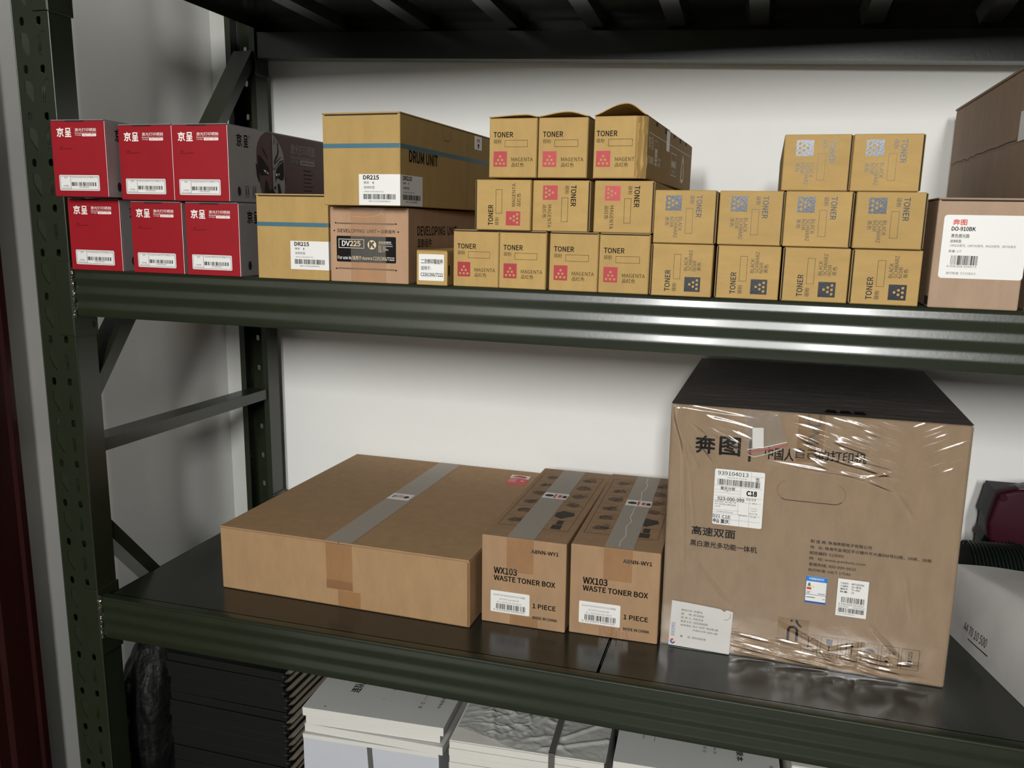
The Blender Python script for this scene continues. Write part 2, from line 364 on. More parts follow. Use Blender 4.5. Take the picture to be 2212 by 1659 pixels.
# the turned uprights land with their web at y = 0.63
def beam_prof(front=True):
    A = 0.0019; pts = []
    N_ = 40
    pts.append((0.0, 0.004))
    for i in range(N_+1):
        z = 0.004 + (0.0755-0.004)*i/N_
        ph = ((z-0.0135)/0.0255) % 1.0; tri = 1-abs(2*ph-1); tri = tri*tri*(3-2*tri)*0.45 + tri*0.55
        pts.append((0.0021*tri, z))
    pts[0] = (0.003, 0.0)
    for k in range(1, 5):
        a = k*math.pi/8; pts.append((0.0045 - 0.0042*math.cos(a) + 0.0003, 0.0755 + 0.0045*math.sin(a)))
    pts += [(0.019, 0.080), (0.0195, 0.055), (0.044, 0.055), (0.044, 0.0)]
    if front: return pts
    return [(0.044 - 0.0*0 - y, z) for y, z in pts]
def beam(z0l, z0r, rear, x0=0.0595, x1=RL-0.0595):
    P = beam_prof(); Yb = 0.0
    if rear: prof = [(0, 0.630 - y, z) for y, z in P][::-1]
    else: prof = [(0, y, z) for y, z in P]
    mb = MB(); a = Vector((x0, 0, H+z0l)); c = Vector((x1, 0, H+z0r)); n = len(prof); S = 12; vs = []; fs = []
    for k in range(S+1):
        p = a.lerp(c, k/S); vs += [p + Vector(q) for q in prof]
    for k in range(S):
        for i in range(n): fs.append((k*n+i, (k+1)*n+i, (k+1)*n+(i+1) % n, k*n+(i+1) % n))
    fs += [tuple(range(n)), tuple(reversed(range(S*n, (S+1)*n)))]
    mb.add(vs, fs, M_steel)
    o = local(mb).build('beam', rack, 0.7)
    # hooked end plates wrapped round the uprights
    for s, zz in ((0, z0l), (1, z0r)):
        mb = MB(); X = 0.056 if s == 0 else RL-0.056; d = 1 if s == 0 else -1
        xa, xb = sorted((X, X+0.0032*d)); yf = -0.0032
        za, zb_ = H+zz-0.037, H+zz+0.095
        if not rear:
            mb.box(xa, xb, yf, 0.050, za, zb_, M_steel, 0.0012)
            xa, xb = sorted((X-0.031*d, X+0.001*d)); mb.box(xa, xb, yf, -0.0003, za+0.002, zb_-0.002, M_steel, 0.0012)
        else:
            mb.box(xa, xb, 0.580, 0.6335, za, zb_, M_steel, 0.0012)
            xa, xb = sorted((X-0.031*d, X+0.001*d)); mb.box(xa, xb, 0.6303, 0.6335, za+0.002, zb_-0.002, M_steel, 0.0012)
        fr = RIGHT(X+0.0033) if s == 0 else Fr((X-0.0033, 0.05 if not rear else 0.65, 0), (0,-1,0), (0,0,1))
        cy = 40 if not rear else 592
        mb.disc(fr, cy if s == 0 else (10 if not rear else 58), (za+0.018)*1000, 4.2, M_dark, 0.1, 6)
        k = local(mb).build('end_plate', o)
        if s == 0 and not rear:
            wb = MB(); rr = random.Random(int(1000*z0l)+9)
            for i in range(26):
                zz2 = H+zz+0.001+0.078*i/25; bm = bmesh.new(); bmesh.ops.create_icosphere(bm, subdivisions=1, radius=0.0026+0.0012*rr.random())
                for v in bm.verts: v.co = v.co*(0.8+0.5*rr.random()) + Vector((0.0600+0.003*(rr.random()-0.5), -0.0012, zz2+0.001*rr.random()))
                wb.bm(bm, M_weld); bm.free()
            local(wb).build('weld_bead', o, 1.0, 'bright rough weld bead')
    return o
def zmid(x): return -0.4010 - 0.0095*x          # top of the middle shelf, which sags to the right
MIDT = math.atan(0.0095)
LEVELS = [  # bottom of front beam left/right, rear beam left/right
    (0.049, 0.049, 0.0475, -0.0425),
    (zmid(0.06)-0.080, zmid(2.04)-0.080, zmid(0.06)-0.080, zmid(2.04)-0.080),
    (-1.081, -1.081, -1.081, -1.081),
    (-1.586, -1.586, -1.586, -1.586)]
for fl, fr_, rl, rr_ in LEVELS:
    beam(fl, fr_, False); beam(rl, rr_, True)
# steel decks with hat ribs underneath
RIBS = [0.274, 0.471, 0.662, 0.84, 1.001, 1.155, 1.354, 1.547, 1.75, 1.93]
SEAMS = {0: [0.985], 1: [0.985], 2: [0.985], 3: [0.985]}
for li, (fl, fr_, rl, rr_) in enumerate(LEVELS):
    def zt(x, y):
        t = (x-0.06)/(RL-0.12); s = y/0.63
        return H + 0.0793 + (fl+(fr_-fl)*t)*(1-s) + (rl+(rr_-rl)*t)*s
    xs = [0.066] + SEAMS[li] + [RL-0.066]
    for xa, xb in zip(xs, xs[1:]):
        xa += 0.0008; xb -= 0.0008; mb = MB(); ya, yb = 0.0205, 0.6095; T = 0.0016
        def slab(pts, t):
            top = [Vector((x, y, zt(x, y))) for x, y in pts]; bot = [p - Vector((0,0,t)) for p in top]; n = len(pts)
            mb.add(top+bot, [tuple(range(n)), tuple(reversed(range(n, 2*n)))] + [(i, n+i, n+(i+1) % n, (i+1) % n) for i in range(n)], M_deck)
        slab([(xa,ya),(xb,ya),(xb,yb),(xa,yb)], T)
        for y0, y1 in ((ya, ya+T), (yb-T, yb)): slab([(xa,y0),(xb,y0),(xb,y1),(xa,y1)], 0.0238)
        for x0, x1 in ((xa, xa+T), (xb-T, xb)): slab([(x0,ya),(x1,ya),(x1,yb),(x0,yb)], 0.020)
        dk = local(mb).build('deck_panel', rack)
        for X in RIBS:
            if not (xa < X < xb): continue
            rb = MB(); y0, y1 = 0.050, 0.578
            pr = [(-0.026, -0.0017), (-0.017, -0.0235), (0.017, -0.0235), (0.026, -0.0017)]
            vs = [Vector((X+dx, y, zt(X, y)+dz)) for y in (y0, y1) for dx, dz in pr]
            rb.add(vs, [(0,1,2,3),(7,6,5,4),(0,4,5,1),(1,5,6,2),(2,6,7,3),(3,7,4,0)], M_deck)
            rb = local(rb); rb.build('rib', dk)
# frame braces of the left and the right end frame
def brace(a, c, xoff):
    mb = MB(); A_ = Vector((0, a[0], H+a[1])); B_ = Vector((0, c[0], H+c[1])); d = (B_-A_).normalized(); nrm = Vector((0, -d.z, d.y))
    if nrm.z < 0: nrm = -nrm
    pr = [(0.004,-0.012),(0.052,-0.012),(0.052,0.012),(0.004,0.012)]
    for k, (x, q) in enumerate(pr): pr[k] = Vector((x+xoff,0,0)) + nrm*q
    mb.beam(pr, A_, B_, M_steel); return local(mb).build('brace', rack)
for xo in (0.0, RL-0.056):
    brace((0.588, 0.055), (0.030, -0.638), xo)
    brace((0.047, -0.724), (0.585, -0.730), xo)
    brace((0.030, -0.862), (0.588, -1.52), xo)
    brace((0.047, 0.30), (0.585, 0.30), xo)

# ------------------------------------------------------------------ boxes
def ax(X, Y): return 1.193 + (X-1.193)*(1.168+Y)/1.168
CX, CY = 'x', 'y'
def body(mb, W, L, Hh, mt, bev=0.0014): mb.box(0, W, 0, L, 0, Hh, mt, bev, 2)
def dots(mb, fr, cu, cv, d, r, mt, h):
    for row, n in enumerate((1, 2, 3)):
        for k in range(n): mb.disc(fr, cu + (k-(n-1)/2)*d, cv + d*0.75 - row*d*0.86, r, mt, h, n=14)

# --- toner boxes (upright design 70.5 x 81.5 mm, text the right way up)
TW, TH, TL = 0.0705, 0.0815, 0.46
def toner_parts(root, kind, W=TW, front=True):
    mb = MB(); mb.box(0, TW, 0.0012, TL, 0, TH, M_toner, 0.0014)
    f = FRONT(); mb.build('body', root)
    ef = MB(); ef.box(0.0009, W-0.0009, 0, 0.0011, 0.0009, TH-0.0014, M_toner, 0.0004, 1)
    ink = M_ink if kind == 'm' else M_foil
    ef.text(f, 'TONER', 6.8, 55.4, 35.2, 62.6, ink, 0.012); ef.text(f, '碳粉', 7.0, 46.6, 18.6, 52.6, M_inkthin if kind == 'm' else M_foil)
    ef.frame(f, 23.6, 42.2, 57.0, 51.6, 0.45, ink)
    sq = M_mag if kind == 'm' else M_foilsq
    ef.rect(f, 7.1, 15.0, 26.9, 36.2, sq); dots(ef, f, 17.0, 25.0, 5.7, 1.75, M_toner, 0.25)
    if kind == 'm':
        ef.text(f, 'MAGENTA', 33.6, 22.6, 65.2, 27.8, ink); ef.text(f, '品红色', 33.8, 15.0, 52.0, 20.8, ink)
    else:
        ef.text(f, 'BLACK', 35.2, 33.0, 53.6, 37.8, ink); ef.text(f, 'SCHWARZ', 35.2, 27.2, 63.0, 32.0, ink)
        ef.text(f, 'NOIR', 35.2, 21.6, 49.0, 26.4, ink); ef.text(f, '黑色', 35.4, 15.2, 47.0, 20.6, ink)
    ef.build('end_flap', root)
    tf = MB(); tf.box(0.0012, TW-0.0012, 0.0016, TL-0.002, TH, TH+0.0013, M_toner, 0.0004, 1)
    tf.box(0.0016, TW-0.0016, 0.0004, 0.0018, TH-0.0012, TH+0.0004, M_dark); tf.build('top_flap', root)
proto = {}
def toner(kind, x, y, z, label, roll=0, yaw=0.0):
    g = 'magenta toner boxes on the middle shelf' if kind == 'm' else 'black toner boxes on the middle shelf'
    w_ = TW if roll == 0 else TH
    loc = (ax(x, y), y, H+z)
    if kind not in proto:
        r = thing('toner_box', label, 'box', loc, g, yaw, MIDT); toner_parts(r, kind); proto[kind] = r
        return r
    p = proto[kind]
    c0 = (TW/2, 0, TH/2); c1 = (w_/2, 0, (TH if roll == 0 else TW)/2)
    return copy_tree(p, loc, yaw, MIDT, label, roll*math.pi/2, (c0, c1))
zb = lambda x: zmid(x)
toner('m', .7535, .003, zb(.79), 'magenta toner box, bottom row, leftmost, beside the small box with white label')
toner('m', .8242, .002, zb(.86), 'magenta toner box, second from the left in the bottom row')
toner('m', .8990, .000, zb(.93), 'magenta toner box, third from the left in the bottom row')
toner('m', .9704, .000, zb(1.0), 'magenta toner box, right end of the bottom row, touching the first black-square box')
z2 = lambda x: zmid(x) + TH + 0.0016
toner('m', .7885, -.006, z2(.83), 'magenta toner box lying turned, lettering reading upwards, left end of the middle row', -1, 0.01)
toner('m', .8730, .002, z2(.91), 'magenta toner box turned, lettering reading downwards, centre of the middle row', 1)
toner('m', .9612, .001, z2(1.0), 'magenta toner box turned, lettering reading downwards, right end of the middle row', 1)
z3 = lambda x: zmid(x) + TH + TW + 0.0046
def lifted_flap(root, rx, rz, depth):
    old = [c for c in root.children if c.name.startswith('top_flap')][0]; bpy.data.objects.remove(old)
    mb = MB(); n = 14; P = []
    for j in range(2):
        y = -0.0015 if j == 0 else depth
        for i in range(n+1):
            x = TW*i/n; t = x/rx if x < rx else (TW-x)/(TW-rx)
            P.append(Vector((x, y, TH + 0.0004 + rz*(math.sin(t*math.pi/2)**1.3)*(1 if j == 0 else 0.12))))
    m_ = n+1; fs = [(i, i+1, m_+i+1, m_+i) for i in range(n)]
    Q = [p + Vector((0,0,0.0013)) for p in P]; k = len(P)
    mb.add(P+Q, [tuple(reversed(f)) for f in fs] + [tuple(k+q for q in f) for f in fs] +
           [(i, k+i, k+i+1, i+1) [::-1] for i in range(n)] + [(0, m_, k+m_, k), (n, k+n, k+m_+n, m_+n)], M_toner)
    mb.box(0.0012, TW-0.0012, depth, TL-0.002, TH, TH+0.0013, M_toner)
    o = mb.build('top_flap', root, 0.6); return o
t8 = toner('m', .8078, .003, z3(.84), 'magenta toner box, leftmost of the three in the top row')
lifted_flap(t8, .055, .0030, .12)
t9 = toner('m', .8797, .003, z3(.91), 'magenta toner box with a slightly bulging lid, centre of the top row')
lifted_flap(t9, .042, .0060, .14)
# the damaged one at the right end: built with its own crumpled front corner and printed side
t10 = thing('toner_box', 'magenta toner box with peaked open lid and crushed corner, right end of top row',
            'box', (ax(.9587, .0), .0, H+z3(.99)), 'magenta toner boxes on the middle shelf', -0.045, MIDT)
mb = MB(); mb.box(0, TW+0.001, 0.010, TL, 0, TH, M_toner, 0.0014)
rr = random.Random(4); cols = [(0.0, .0012), (.0575, .0012), (.0600, .0034), (.0622, .0008), (.0648, .0050), (.0672, .0030), (.0700, .0080), (TW+0.0010, .0105)]
K = 9; vs = []
for i in range(K+1):
    for j, (x, y) in enumerate(cols):
        q = 0 if j < 2 else (rr.random()-0.5)*0.0028
        vs.append(Vector((x+q, y+q*0.8, TH*i/K)))
nc = len(cols); mb.add(vs, [(i*nc+j, i*nc+j+1, (i+1)*nc+j+1, (i+1)*nc+j) for i in range(K) for j in range(nc-1)], M_toner)
mb.poly([vs[j] for j in range(nc)] + [Vector((0, .012, 0))], M_toner); mb.poly([vs[K*nc+j] for j in range(nc)][::-1] + [Vector((0, .012, TH))], M_toner)
mb.poly([vs[0], vs[K*nc], Vector((0,.012,TH)), Vector((0,.012,0))], M_toner)
f = RIGHT(TW+0.001)
mb.line(f, [(18,62),(440,62)], 1.0, M_white)
mb.text(f, '京', 20, 42, 36, 58, M_white); mb.text(f, '呈', 42, 42, 55, 58, M_white); mb.frame(f, 66, 44, 92, 56, .6, M_white)
mb.text(f, 'TONER', 20, 22, 62, 31, M_white, .01); mb.rect(f, 72, 22, 90, 44, M_white); dots(mb, f, 81, 33, 7, 2.2, M_toner, .3)
mb.text(f, 'MAGENTA', 97, 30, 125, 34, M_white); mb.text(f, '品红色', 97, 22, 118, 28, M_white)
mb.frame(f, 220, 17, 275, 52, 1.2, M_white); mb.text(f, 'WARNING', 226, 30, 269, 40, M_white, .02); mb.text(f, '注意', 238, 21, 256, 27, M_white)
mb.shape(f, [(330,14),(345,10),(362,14),(366,30),(360,48),(348,58),(338,46),(331,30)], M_white); mb.shape(f, [(338,18),(350,15),(358,20),(358,40),(349,50),(341,40)], M_toner, .25)
for i, u in enumerate((70, 150, 235, 300, 370)): mb.rect(f, u, TH*1000-6-2*(i%2), u+16, TH*1000-0.5, M_dark, .2)
mb.build('body', t10, 0.3)
tp = MB(); tp.rrect(f, 168, 50, 196, 80, 1, M_label, .2, .2); tp.build('seal_sticker', t10)
ef = MB(); f = FRONT(); ef.box(0.0009, .0575, 0, 0.0011, 0.0009, TH-0.0014, M_toner, 0.0004, 1)
ef.text(f, 'TONER', 3.4, 55.4, 31.8, 62.6, M_ink, .012); ef.text(f, '碳粉', 3.4, 46.6, 15.0, 52.6, M_inkthin); ef.frame(f, 20.0, 42.2, 53.2, 51.6, .45, M_ink)
ef.rect(f, 3.6, 15, 23.4, 36.2, M_mag); dots(ef, f, 13.5, 25, 5.7, 1.75, M_toner, .25)
ef.text(f, 'MAGENT', 30, 22.6, 56.6, 27.8, M_ink); ef.text(f, '品红色', 30.2, 15, 48.4, 20.8, M_ink)
ef.build('end_flap', t10); d_ = MB(); d_.box(0,.01,0,.01,0,.01,M_toner); d_.build('top_flap', t10)
lifted_flap(t10, .044, .0150, .20)

BL = [(-1, [(1.0440, -.004, 'bottom row, leftmost, against the magenta boxes'), (1.1312, 0, 'bottom row, second from the left'),
            (1.2164, 0, 'bottom row, third from the left'), (1.3012, 0, 'bottom row, right end, beside the brown labelled box')]),
      (1, [(1.0445, -.004, 'second layer, leftmost'), (1.1298, 0, 'second layer, second from the left'),
           (1.2135, -.004, 'second layer, under the left top box'), (1.2990, -.006, 'second layer, under the right top box')]),
      (1, [(1.2070, .004, 'left one of the two on top'), (1.2902, .004, 'right one of the two on top')])]
for layer, (roll, L_) in enumerate(BL):
    for x, y, txt in L_:
        way = 'upwards' if roll < 0 else 'downwards'
        lab = 'black toner box, lettering reading %s, %s' % (way, txt)
        z = zmid(x+0.04) + layer*(TW+0.0007)
        if 'b' not in proto:
            # the first one is built upright and then turned together with its parts
            r = thing('toner_box', lab, 'box', (ax(x, y), y, H+z), 'black toner boxes on the middle shelf', 0, MIDT); toner_parts(r, 'b')
            proto['b'] = r
            first = copy_tree(r, r.location.copy(), 0, MIDT, lab, roll*math.pi/2, ((TW/2,0,TH/2), (TH/2,0,TW/2)))
            hold = r
        else:
            toner('b', x, y, z, lab, roll)
for ch in list(hold.children): bpy.data.objects.remove(ch)
bpy.data.objects.remove(hold)

# --- red cartridge boxes
def red_box(label, x, y, z, W, Hh, L=0.34, yaw=0.0, side=False):
    r = thing('cartridge_box', label, 'box', (x, y, H+z), 'red laser cartridge boxes at the left end of the middle shelf', yaw, MIDT)
    sx, sy = W*1000/99, Hh*1000/114.5
    class S(Fr):
        def p(s, u, v, h=0.0): return super().p(u*sx, v*sy, h)
    f = S((0,0,0), (1,0,0), (0,0,1))
    mb = MB(); mb.box(0, W, 0.0012, L, 0, Hh, M_grey, 0.0012)
    fs = RIGHT(W); ht = Hh*1000
    mb.disc(fs, 25, 17, 4.4, M_dark, .15, 7.5)
    if side:
        mb.text(fs, '京', 22, ht-30, 36, ht-11, M_ink, .02); mb.text(fs, '呈', 41, ht-30, 53, ht-12, M_ink, .02); mb.text(fs, '®', 55, ht-16, 58, ht-11, M_ink)
        for u in (42, 62):
            for k in range(3): mb.frame(fs, u+k, 8+3*k, u+9-k, 26-3*k, .5, M_ink)
        mb.rect(fs, 118, 0.3, L*1000-2, ht-1, M_maroon, .1)
        T = lambda pts: [(75+(a-215)*.128, 117-(c-30)*.0795) for a, c in pts]
        mb.shape(fs, T([(370,1480),(330,1330),(290,1180),(275,1020),(240,940),(222,760),(216,560),(226,400),(262,270),(325,150),(420,60),(500,28),(580,42),(580,1480)]), M_maroon, .2)
        mb.shape(fs, T([(575,50),(640,95),(720,190),(800,310),(845,430),(866,560),(868,900),(880,1060),(868,1200),(850,1330),(825,1480),(575,1480)]), M_grey, .2)
        for P in ([(248,520),(300,545),(370,610),(430,690),(490,760),(500,910),(420,925),(340,935),(290,925),(262,880),(245,740)],
                  [(645,870),(680,760),(750,680),(852,590),(858,900),(838,980),(790,1003),(740,985),(705,955),(670,975),(650,1060),(640,980)],
                  [(400,1080),(430,1000),(470,1120),(500,1230),(575,1160),(610,1240),(660,1300),(700,1260),(688,1090),(712,1062),(745,1090),(780,1250),(800,1480),(745,1480),(720,1400),(690,1345),(640,1400),(590,1360),(540,1395),(480,1335),(445,1480),(370,1480),(380,1250)],
                  [(570,60),(582,60),(582,1180),(566,1180)],
                  [(695,200),(725,240),(740,400),(715,500),(660,600),(625,680),(620,620),(650,540),(700,450),(712,350)],
                  [(620,120),(650,190),(640,240),(620,290),(632,200)],
                  [(590,740),(620,780),(660,740),(760,600),(850,560),(850,580),(770,630),(680,730),(625,800),(588,770)],
                  [(820,515),(770,530),(730,580),(640,680),(610,760),(640,650),(720,560),(770,515)],
                  [(600,1140),(650,1130),(655,1190),(610,1195)], [(195,700),(240,740),(262,900),(275,1100),(245,1050),(215,950)],
                  [(868,930),(905,950),(900,1060),(875,1130),(880,1040)]):
            mb.shape(fs, T(P), M_dark, .3)
        for P in ([(345,340),(400,430),(460,540),(470,600),(420,520),(360,430)],): mb.shape(fs, T(P), M_dark, .3)
        for P in ([(365,810),(430,830),(470,860),(490,895),(440,880),(400,860)], [(655,870),(700,860),(755,860),(720,905),(660,915)]): mb.shape(fs, T(P), M_white, .4)
        for P in ([(420,835),(450,845),(450,875),(420,868)], [(690,862),(722,862),(716,903),(690,908)]): mb.shape(fs, T(P), M_dark, .5)
        mb.shape(fs, T([(480,1340),(530,1420),(590,1440),(660,1400),(690,1350),(740,1480),(445,1480)]), M_grey, .4)
        mb.line(fs, T([(520,1370),(560,1415),(600,1420),(640,1405)]), .9, M_dark, .5)
        mb.text(fs, '激光打印硒鼓', 180, ht-29, 264, ht-12, M_grey, .0, .3); mb.text(fs, 'Remanufactured Laser Toner', 180, ht-37, 264, ht-31, M_grey, 0, .3)
        mb.text(fs, 'Cartridge', 180, ht-45, 206, ht-39, M_grey, 0, .3); mb.rrect(fs, 211, ht-46, 262, ht-38, 3.5, M_grey, .3)
        mb.text(fs, '通用打印耗材', 215, ht-44.6, 258, ht-39.6, M_maroon, .01, .45)
        for k in range(7): mb.rect(fs, 222, 18+7*k, 258-(k*7) % 11, 20+7*k, M_dark, .2)
    else:
        mb.text(fs, '京', 22, ht-30, 36, ht-11, M_ink, .02); mb.text(fs, '呈', 41, ht-30, 53, ht-12, M_ink, .02)
    mb.build('body', r)
    ef = MB(); ef.box(0.0, W, -0.0004, 0.0014, 0.0004, Hh-0.0006, M_red, 0.0005, 1)
    ef.rect(f, 98.2, .8, 98.9, 113.5, M_white, .5)
    h = .6
    f2 = f.sub(0, 0)
    ef.text(f, '京', 11, 90.6, 23.6, 103.8, M_white, .02, h); ef.text(f, '呈', 26.1, 90.4, 37.4, 103.3, M_white, .02, h)
    ef.text(f, '®', 37.6, 102.3, 41.2, 105.9, M_redink, 0, h)
    ef.text(f, '激光打印硒鼓', 44.5, 98.2, 83.5, 103.2, M_white, 0, h); ef.text(f, 'Remanufactured Laser Toner', 44.5, 94.7, 83.3, 97.2, M_white, 0, h)
    ef.text(f, 'Cartridge', 44.5, 91.5, 55.3, 93.9, M_white, 0, h); ef.rrect(f, 57.1, 91.1, 83, 94.6, 1.6, M_white, h)
    ef.text(f, '通用打印耗材', 59.5, 91.8, 80.6, 93.9, M_redink, 0, h+.1)
    ef.text(f, '型号:', 15, 74.0, 21, 76.0, M_ink, 0, h); ef.line(f, [(13,72.2),(24,72.0),(31,72.8),(39,72.6)], .6, M_ink, h)
    ef.build('end_flap', r)
    lb = MB(); lb.rrect(f, 9.6, 9.4, 83.4, 33, 2, M_label, .5, .2); g = h+.2
    lb.frame(f, 11.2, 11, 81.8, 31.4, .5, M_ink, g); lb.rect(f, 30.4, 11.4, 30.9, 31, M_ink, g)
    lb.text(f, '型号', 19, 27.8, 25, 30.2, M_ink, 0, g); lb.text(f, '1件装', 16, 15.2, 26, 17.6, M_ink, 0, g); lb.text(f, '2023/06/08', 13.5, 11.9, 29, 13.7, M_ink, 0, g)
    lb.text(f, 'CE505A/280A/CF226 黑色/2.7K', 32.5, 28.2, 80.5, 30.4, M_ink, 0, g)
    lb.code(f, 32, 16.4, 77, 22.2, 5, M_ink, g, 26); lb.text(f, '6970052620063', 46, 13.8, 64, 15.8, M_ink, 0, g)
    lb.build('label', r, None, 'white barcode label with black border')
    tf = MB(); tf.box(0.0015, W-0.0015, -0.0012, L-0.002, Hh, Hh+0.0014, M_grey, .0005, 1); tf.box(W*.28, W*.62, -.0014, .0006, Hh-.0016, Hh+.0003, M_dark)
    tf.build('top_flap', r)
    return r
red_box('red cartridge box, leftmost of the bottom layer, beside the green upright', .0612, 0, zmid(.11), .1055, .1180)
red_box('red cartridge box in the middle of the bottom layer', .1880, 0, zmid(.24), .0995, .1145)
red_box('red cartridge box, right end of the bottom layer, next to the ochre drum box', .2950, -.002, zmid(.34), .0995, .1145)
red_box('red cartridge box, leftmost of the top layer, jutting out in front of the green upright', .0740, -.035, zmid(.11)+.1180+.0026, .1025, .1190, yaw=.04)
red_box('red cartridge box in the middle of the top layer', .1795, -.006, zmid(.22)+.1145+.0030, .1025, .1170)
red_box('red cartridge box, right end of top layer, opera mask on its grey side', .2850, -.010, zmid(.33)+.1145+.0026, .1015, .1165, side=True)

# --- drum unit boxes
def drum_label(lb, f, u0, v0, w_, h_, k=1.0, g=.4):
    q = lambda a, c: (u0+a*w_, v0+c*h_)
    def T(t, a, c, a2, c2, b_=0.0): lb.text(f, t, *q(a, c), *q(a2, c2), M_ink, b_, g)
    T('DR215', .11*k, .83, .11*k+.38*k, .96, .022); T('鼓架', .12*k, .69, .12*k+.13*k, .77); T('K', .34*k, .69, .37*k, .76, .02); T('适用机型', .12*k, .53, .12*k+.27*k, .62)
    T('Bizhub C226/C266/C7222', .14*k, .41, .14*k+.46*k, .46); lb.code(f, *q(.11*k, .19), *q(.11*k+.78*k, .36), 12, M_ink, g); T('WML YLY2201600000014', .24*k, .10, .24*k+.52*k, .15)
def drum_box(label, x, y, z, yaw, wrap):
    W, Hh, L = .125, .1285, .45
    r = thing('drum_unit_box', label, 'box', (x, y, H+z), 'ochre drum unit boxes', yaw, MIDT)
    mb = MB(); body(mb, W, L, Hh, M_drum); f = FRONT(); s = RIGHT(W)
    mb.rect(f, .8, 81.2, 124.2, 87.6, M_blue); mb.rect(s, .8, 81.2, L*1000-1, 87.6, M_blue)
    mb.text(s, 'DRUM UNIT', 30, 64, 132, 80, M_ink, .02)
    mb.line(s, [(150,127.5),(152,112),(158,106),(178,106),(184,111),(185,127.5)], .7, M_dark); mb.line(s, [(258,1),(258,127)], .6, M_dark)
    mb.build('body', r)
    tf = MB(); tf.box(-.0006, W+.0006, -.0012, L-.002, Hh, Hh+.0022, M_drum, .0006, 1); tf.box(.004, W-.004, -.0006, .001, Hh-.0018, Hh+.0002, M_dark); tf.build('top_flap', r)
    lb = MB(); u0 = 58.8; v0 = 1.0 if wrap else 16.0
    lb.rect(f, u0, v0, 125.1, v0+43.6, M_label, .25); lb.rect(s, -.1, v0, 76 if wrap else 60, v0+43.6, M_label, .25)
    drum_label(lb, f, u0, v0, 66.2, 43.6); 
    drum_label(lb, s, 0, v0, 76 if wrap else 60, 43.6)
    lb.build('label', r, None, 'white paper label folded round the corner')
    if wrap:
        st = MB(); st.rrect(s, 292, 104, 326, 127, 1, M_label, .25, .2); st.text(s, '易碎', 302, 117, 316, 123, M_redink, .02, .6); st.shape(s, [(304,114),(314,114),(310,106),(308,106)], M_inkthin, .6)
        st.build('seal_sticker', r)
    return r
drum_box('ochre blue-striped drum unit box standing directly on the shelf beside the red boxes', .4248, 0, zmid(.49), 0, False)
drum_box('ochre blue-striped drum unit box on top of the brown developing unit box', .5610, -.030, zmid(.62)+.1130+.0012, -.035, True)

# --- developing unit box
W, Hh, L = .1295, .1125, .46
r = thing('developing_unit_box', 'pinkish brown developing unit box with a black printed panel, under the upper drum box', 'box', (.5528, 0, H+zmid(.617)), None, 0, MIDT)
mb = MB(); body(mb, W, L, Hh, M_dv); f = FRONT(); s = RIGHT(W)
for a, c in ((88.6, 87.4), (19.9, 21.2)):
    mb.line(f, [(9.5,a),(109.8,a)], .7, M_ink); mb.line(f, [(13,c),(106.5,c)], .5, M_ink); mb.disc(f, 9.8, a, 1.2, M_ink); mb.disc(f, 109.6, a, 1.2, M_ink)
for u in (7.2, 81.2, 113.2): mb.disc(f, u, 77, 1.2, M_ink)
mb.text(f, 'DEVELOPING', 13.2, 74.6, 57.6, 79.8, M_ink, .008); mb.text(f, 'UNIT', 61.9, 74.7, 78, 79.8, M_ink, .008); mb.text(f, '显影组件', 84.8, 74.5, 108.6, 79.8, M_ink, .008)
mb.rrect(f, 10.8, 30.4, 109.5, 69.4, 2, M_ink, .15)
h = .3
mb.frame(f, 14.4, 51.2, 57, 64.8, .7, M_white, h); mb.text(f, 'DV225', 20.2, 54.4, 50.8, 62.2, M_white, .01, h)
mb.disc(f, 70, 57, 7.0, M_white, h, 6.8, 28); mb.text(f, 'K', 66.4, 53, 73.8, 61.2, M_ink, .05, h+.1)
mb.text(f, '高品级耗材', 81.2, 59.6, 101.6, 62.8, M_white, 0, h); mb.rect(f, 80.6, 58.3, 103.4, 58.7, M_white, h)
for k, (t, e) in enumerate((('编号: DV2250000006',103.9),('颜色: 黑色',93.4),('规格: 内含载体',97.2),('数量: 1个',91.4))): mb.text(f, t, 80.5, 54.6-2.75*k, e, 56.6-2.75*k, M_white, 0, h)
mb.text(f, 'For use in/适用于:Aurora C225/265/7222', 12.8, 33.2, 106.8, 39.8, M_white, .004, h)
mb.text(s, 'DEVELOPING  UNIT', 34, 72, 205, 86, M_ink, .01); mb.text(s, '显影组件', 34, 54, 92, 67, M_ink, .01)
mb.build('body', r)
tp = MB(); tp.rect(f, 35, .6, 93, 111.8, M_tape, .7); tp.line(f, [(36,99),(60,97.5),(78,100),(88,104)], .5, M_tapetop, .8); tp.line(f, [(60,112),(84,110),(91,99)], .6, M_tapetop, .8)
tp.rect(Fr((.035,-.0008,Hh+.0007),(1,0,0),(0,1,0)), 0, 0, 58, 80, M_tape, 0); tp.build('tape', r, None, 'clear packing tape')
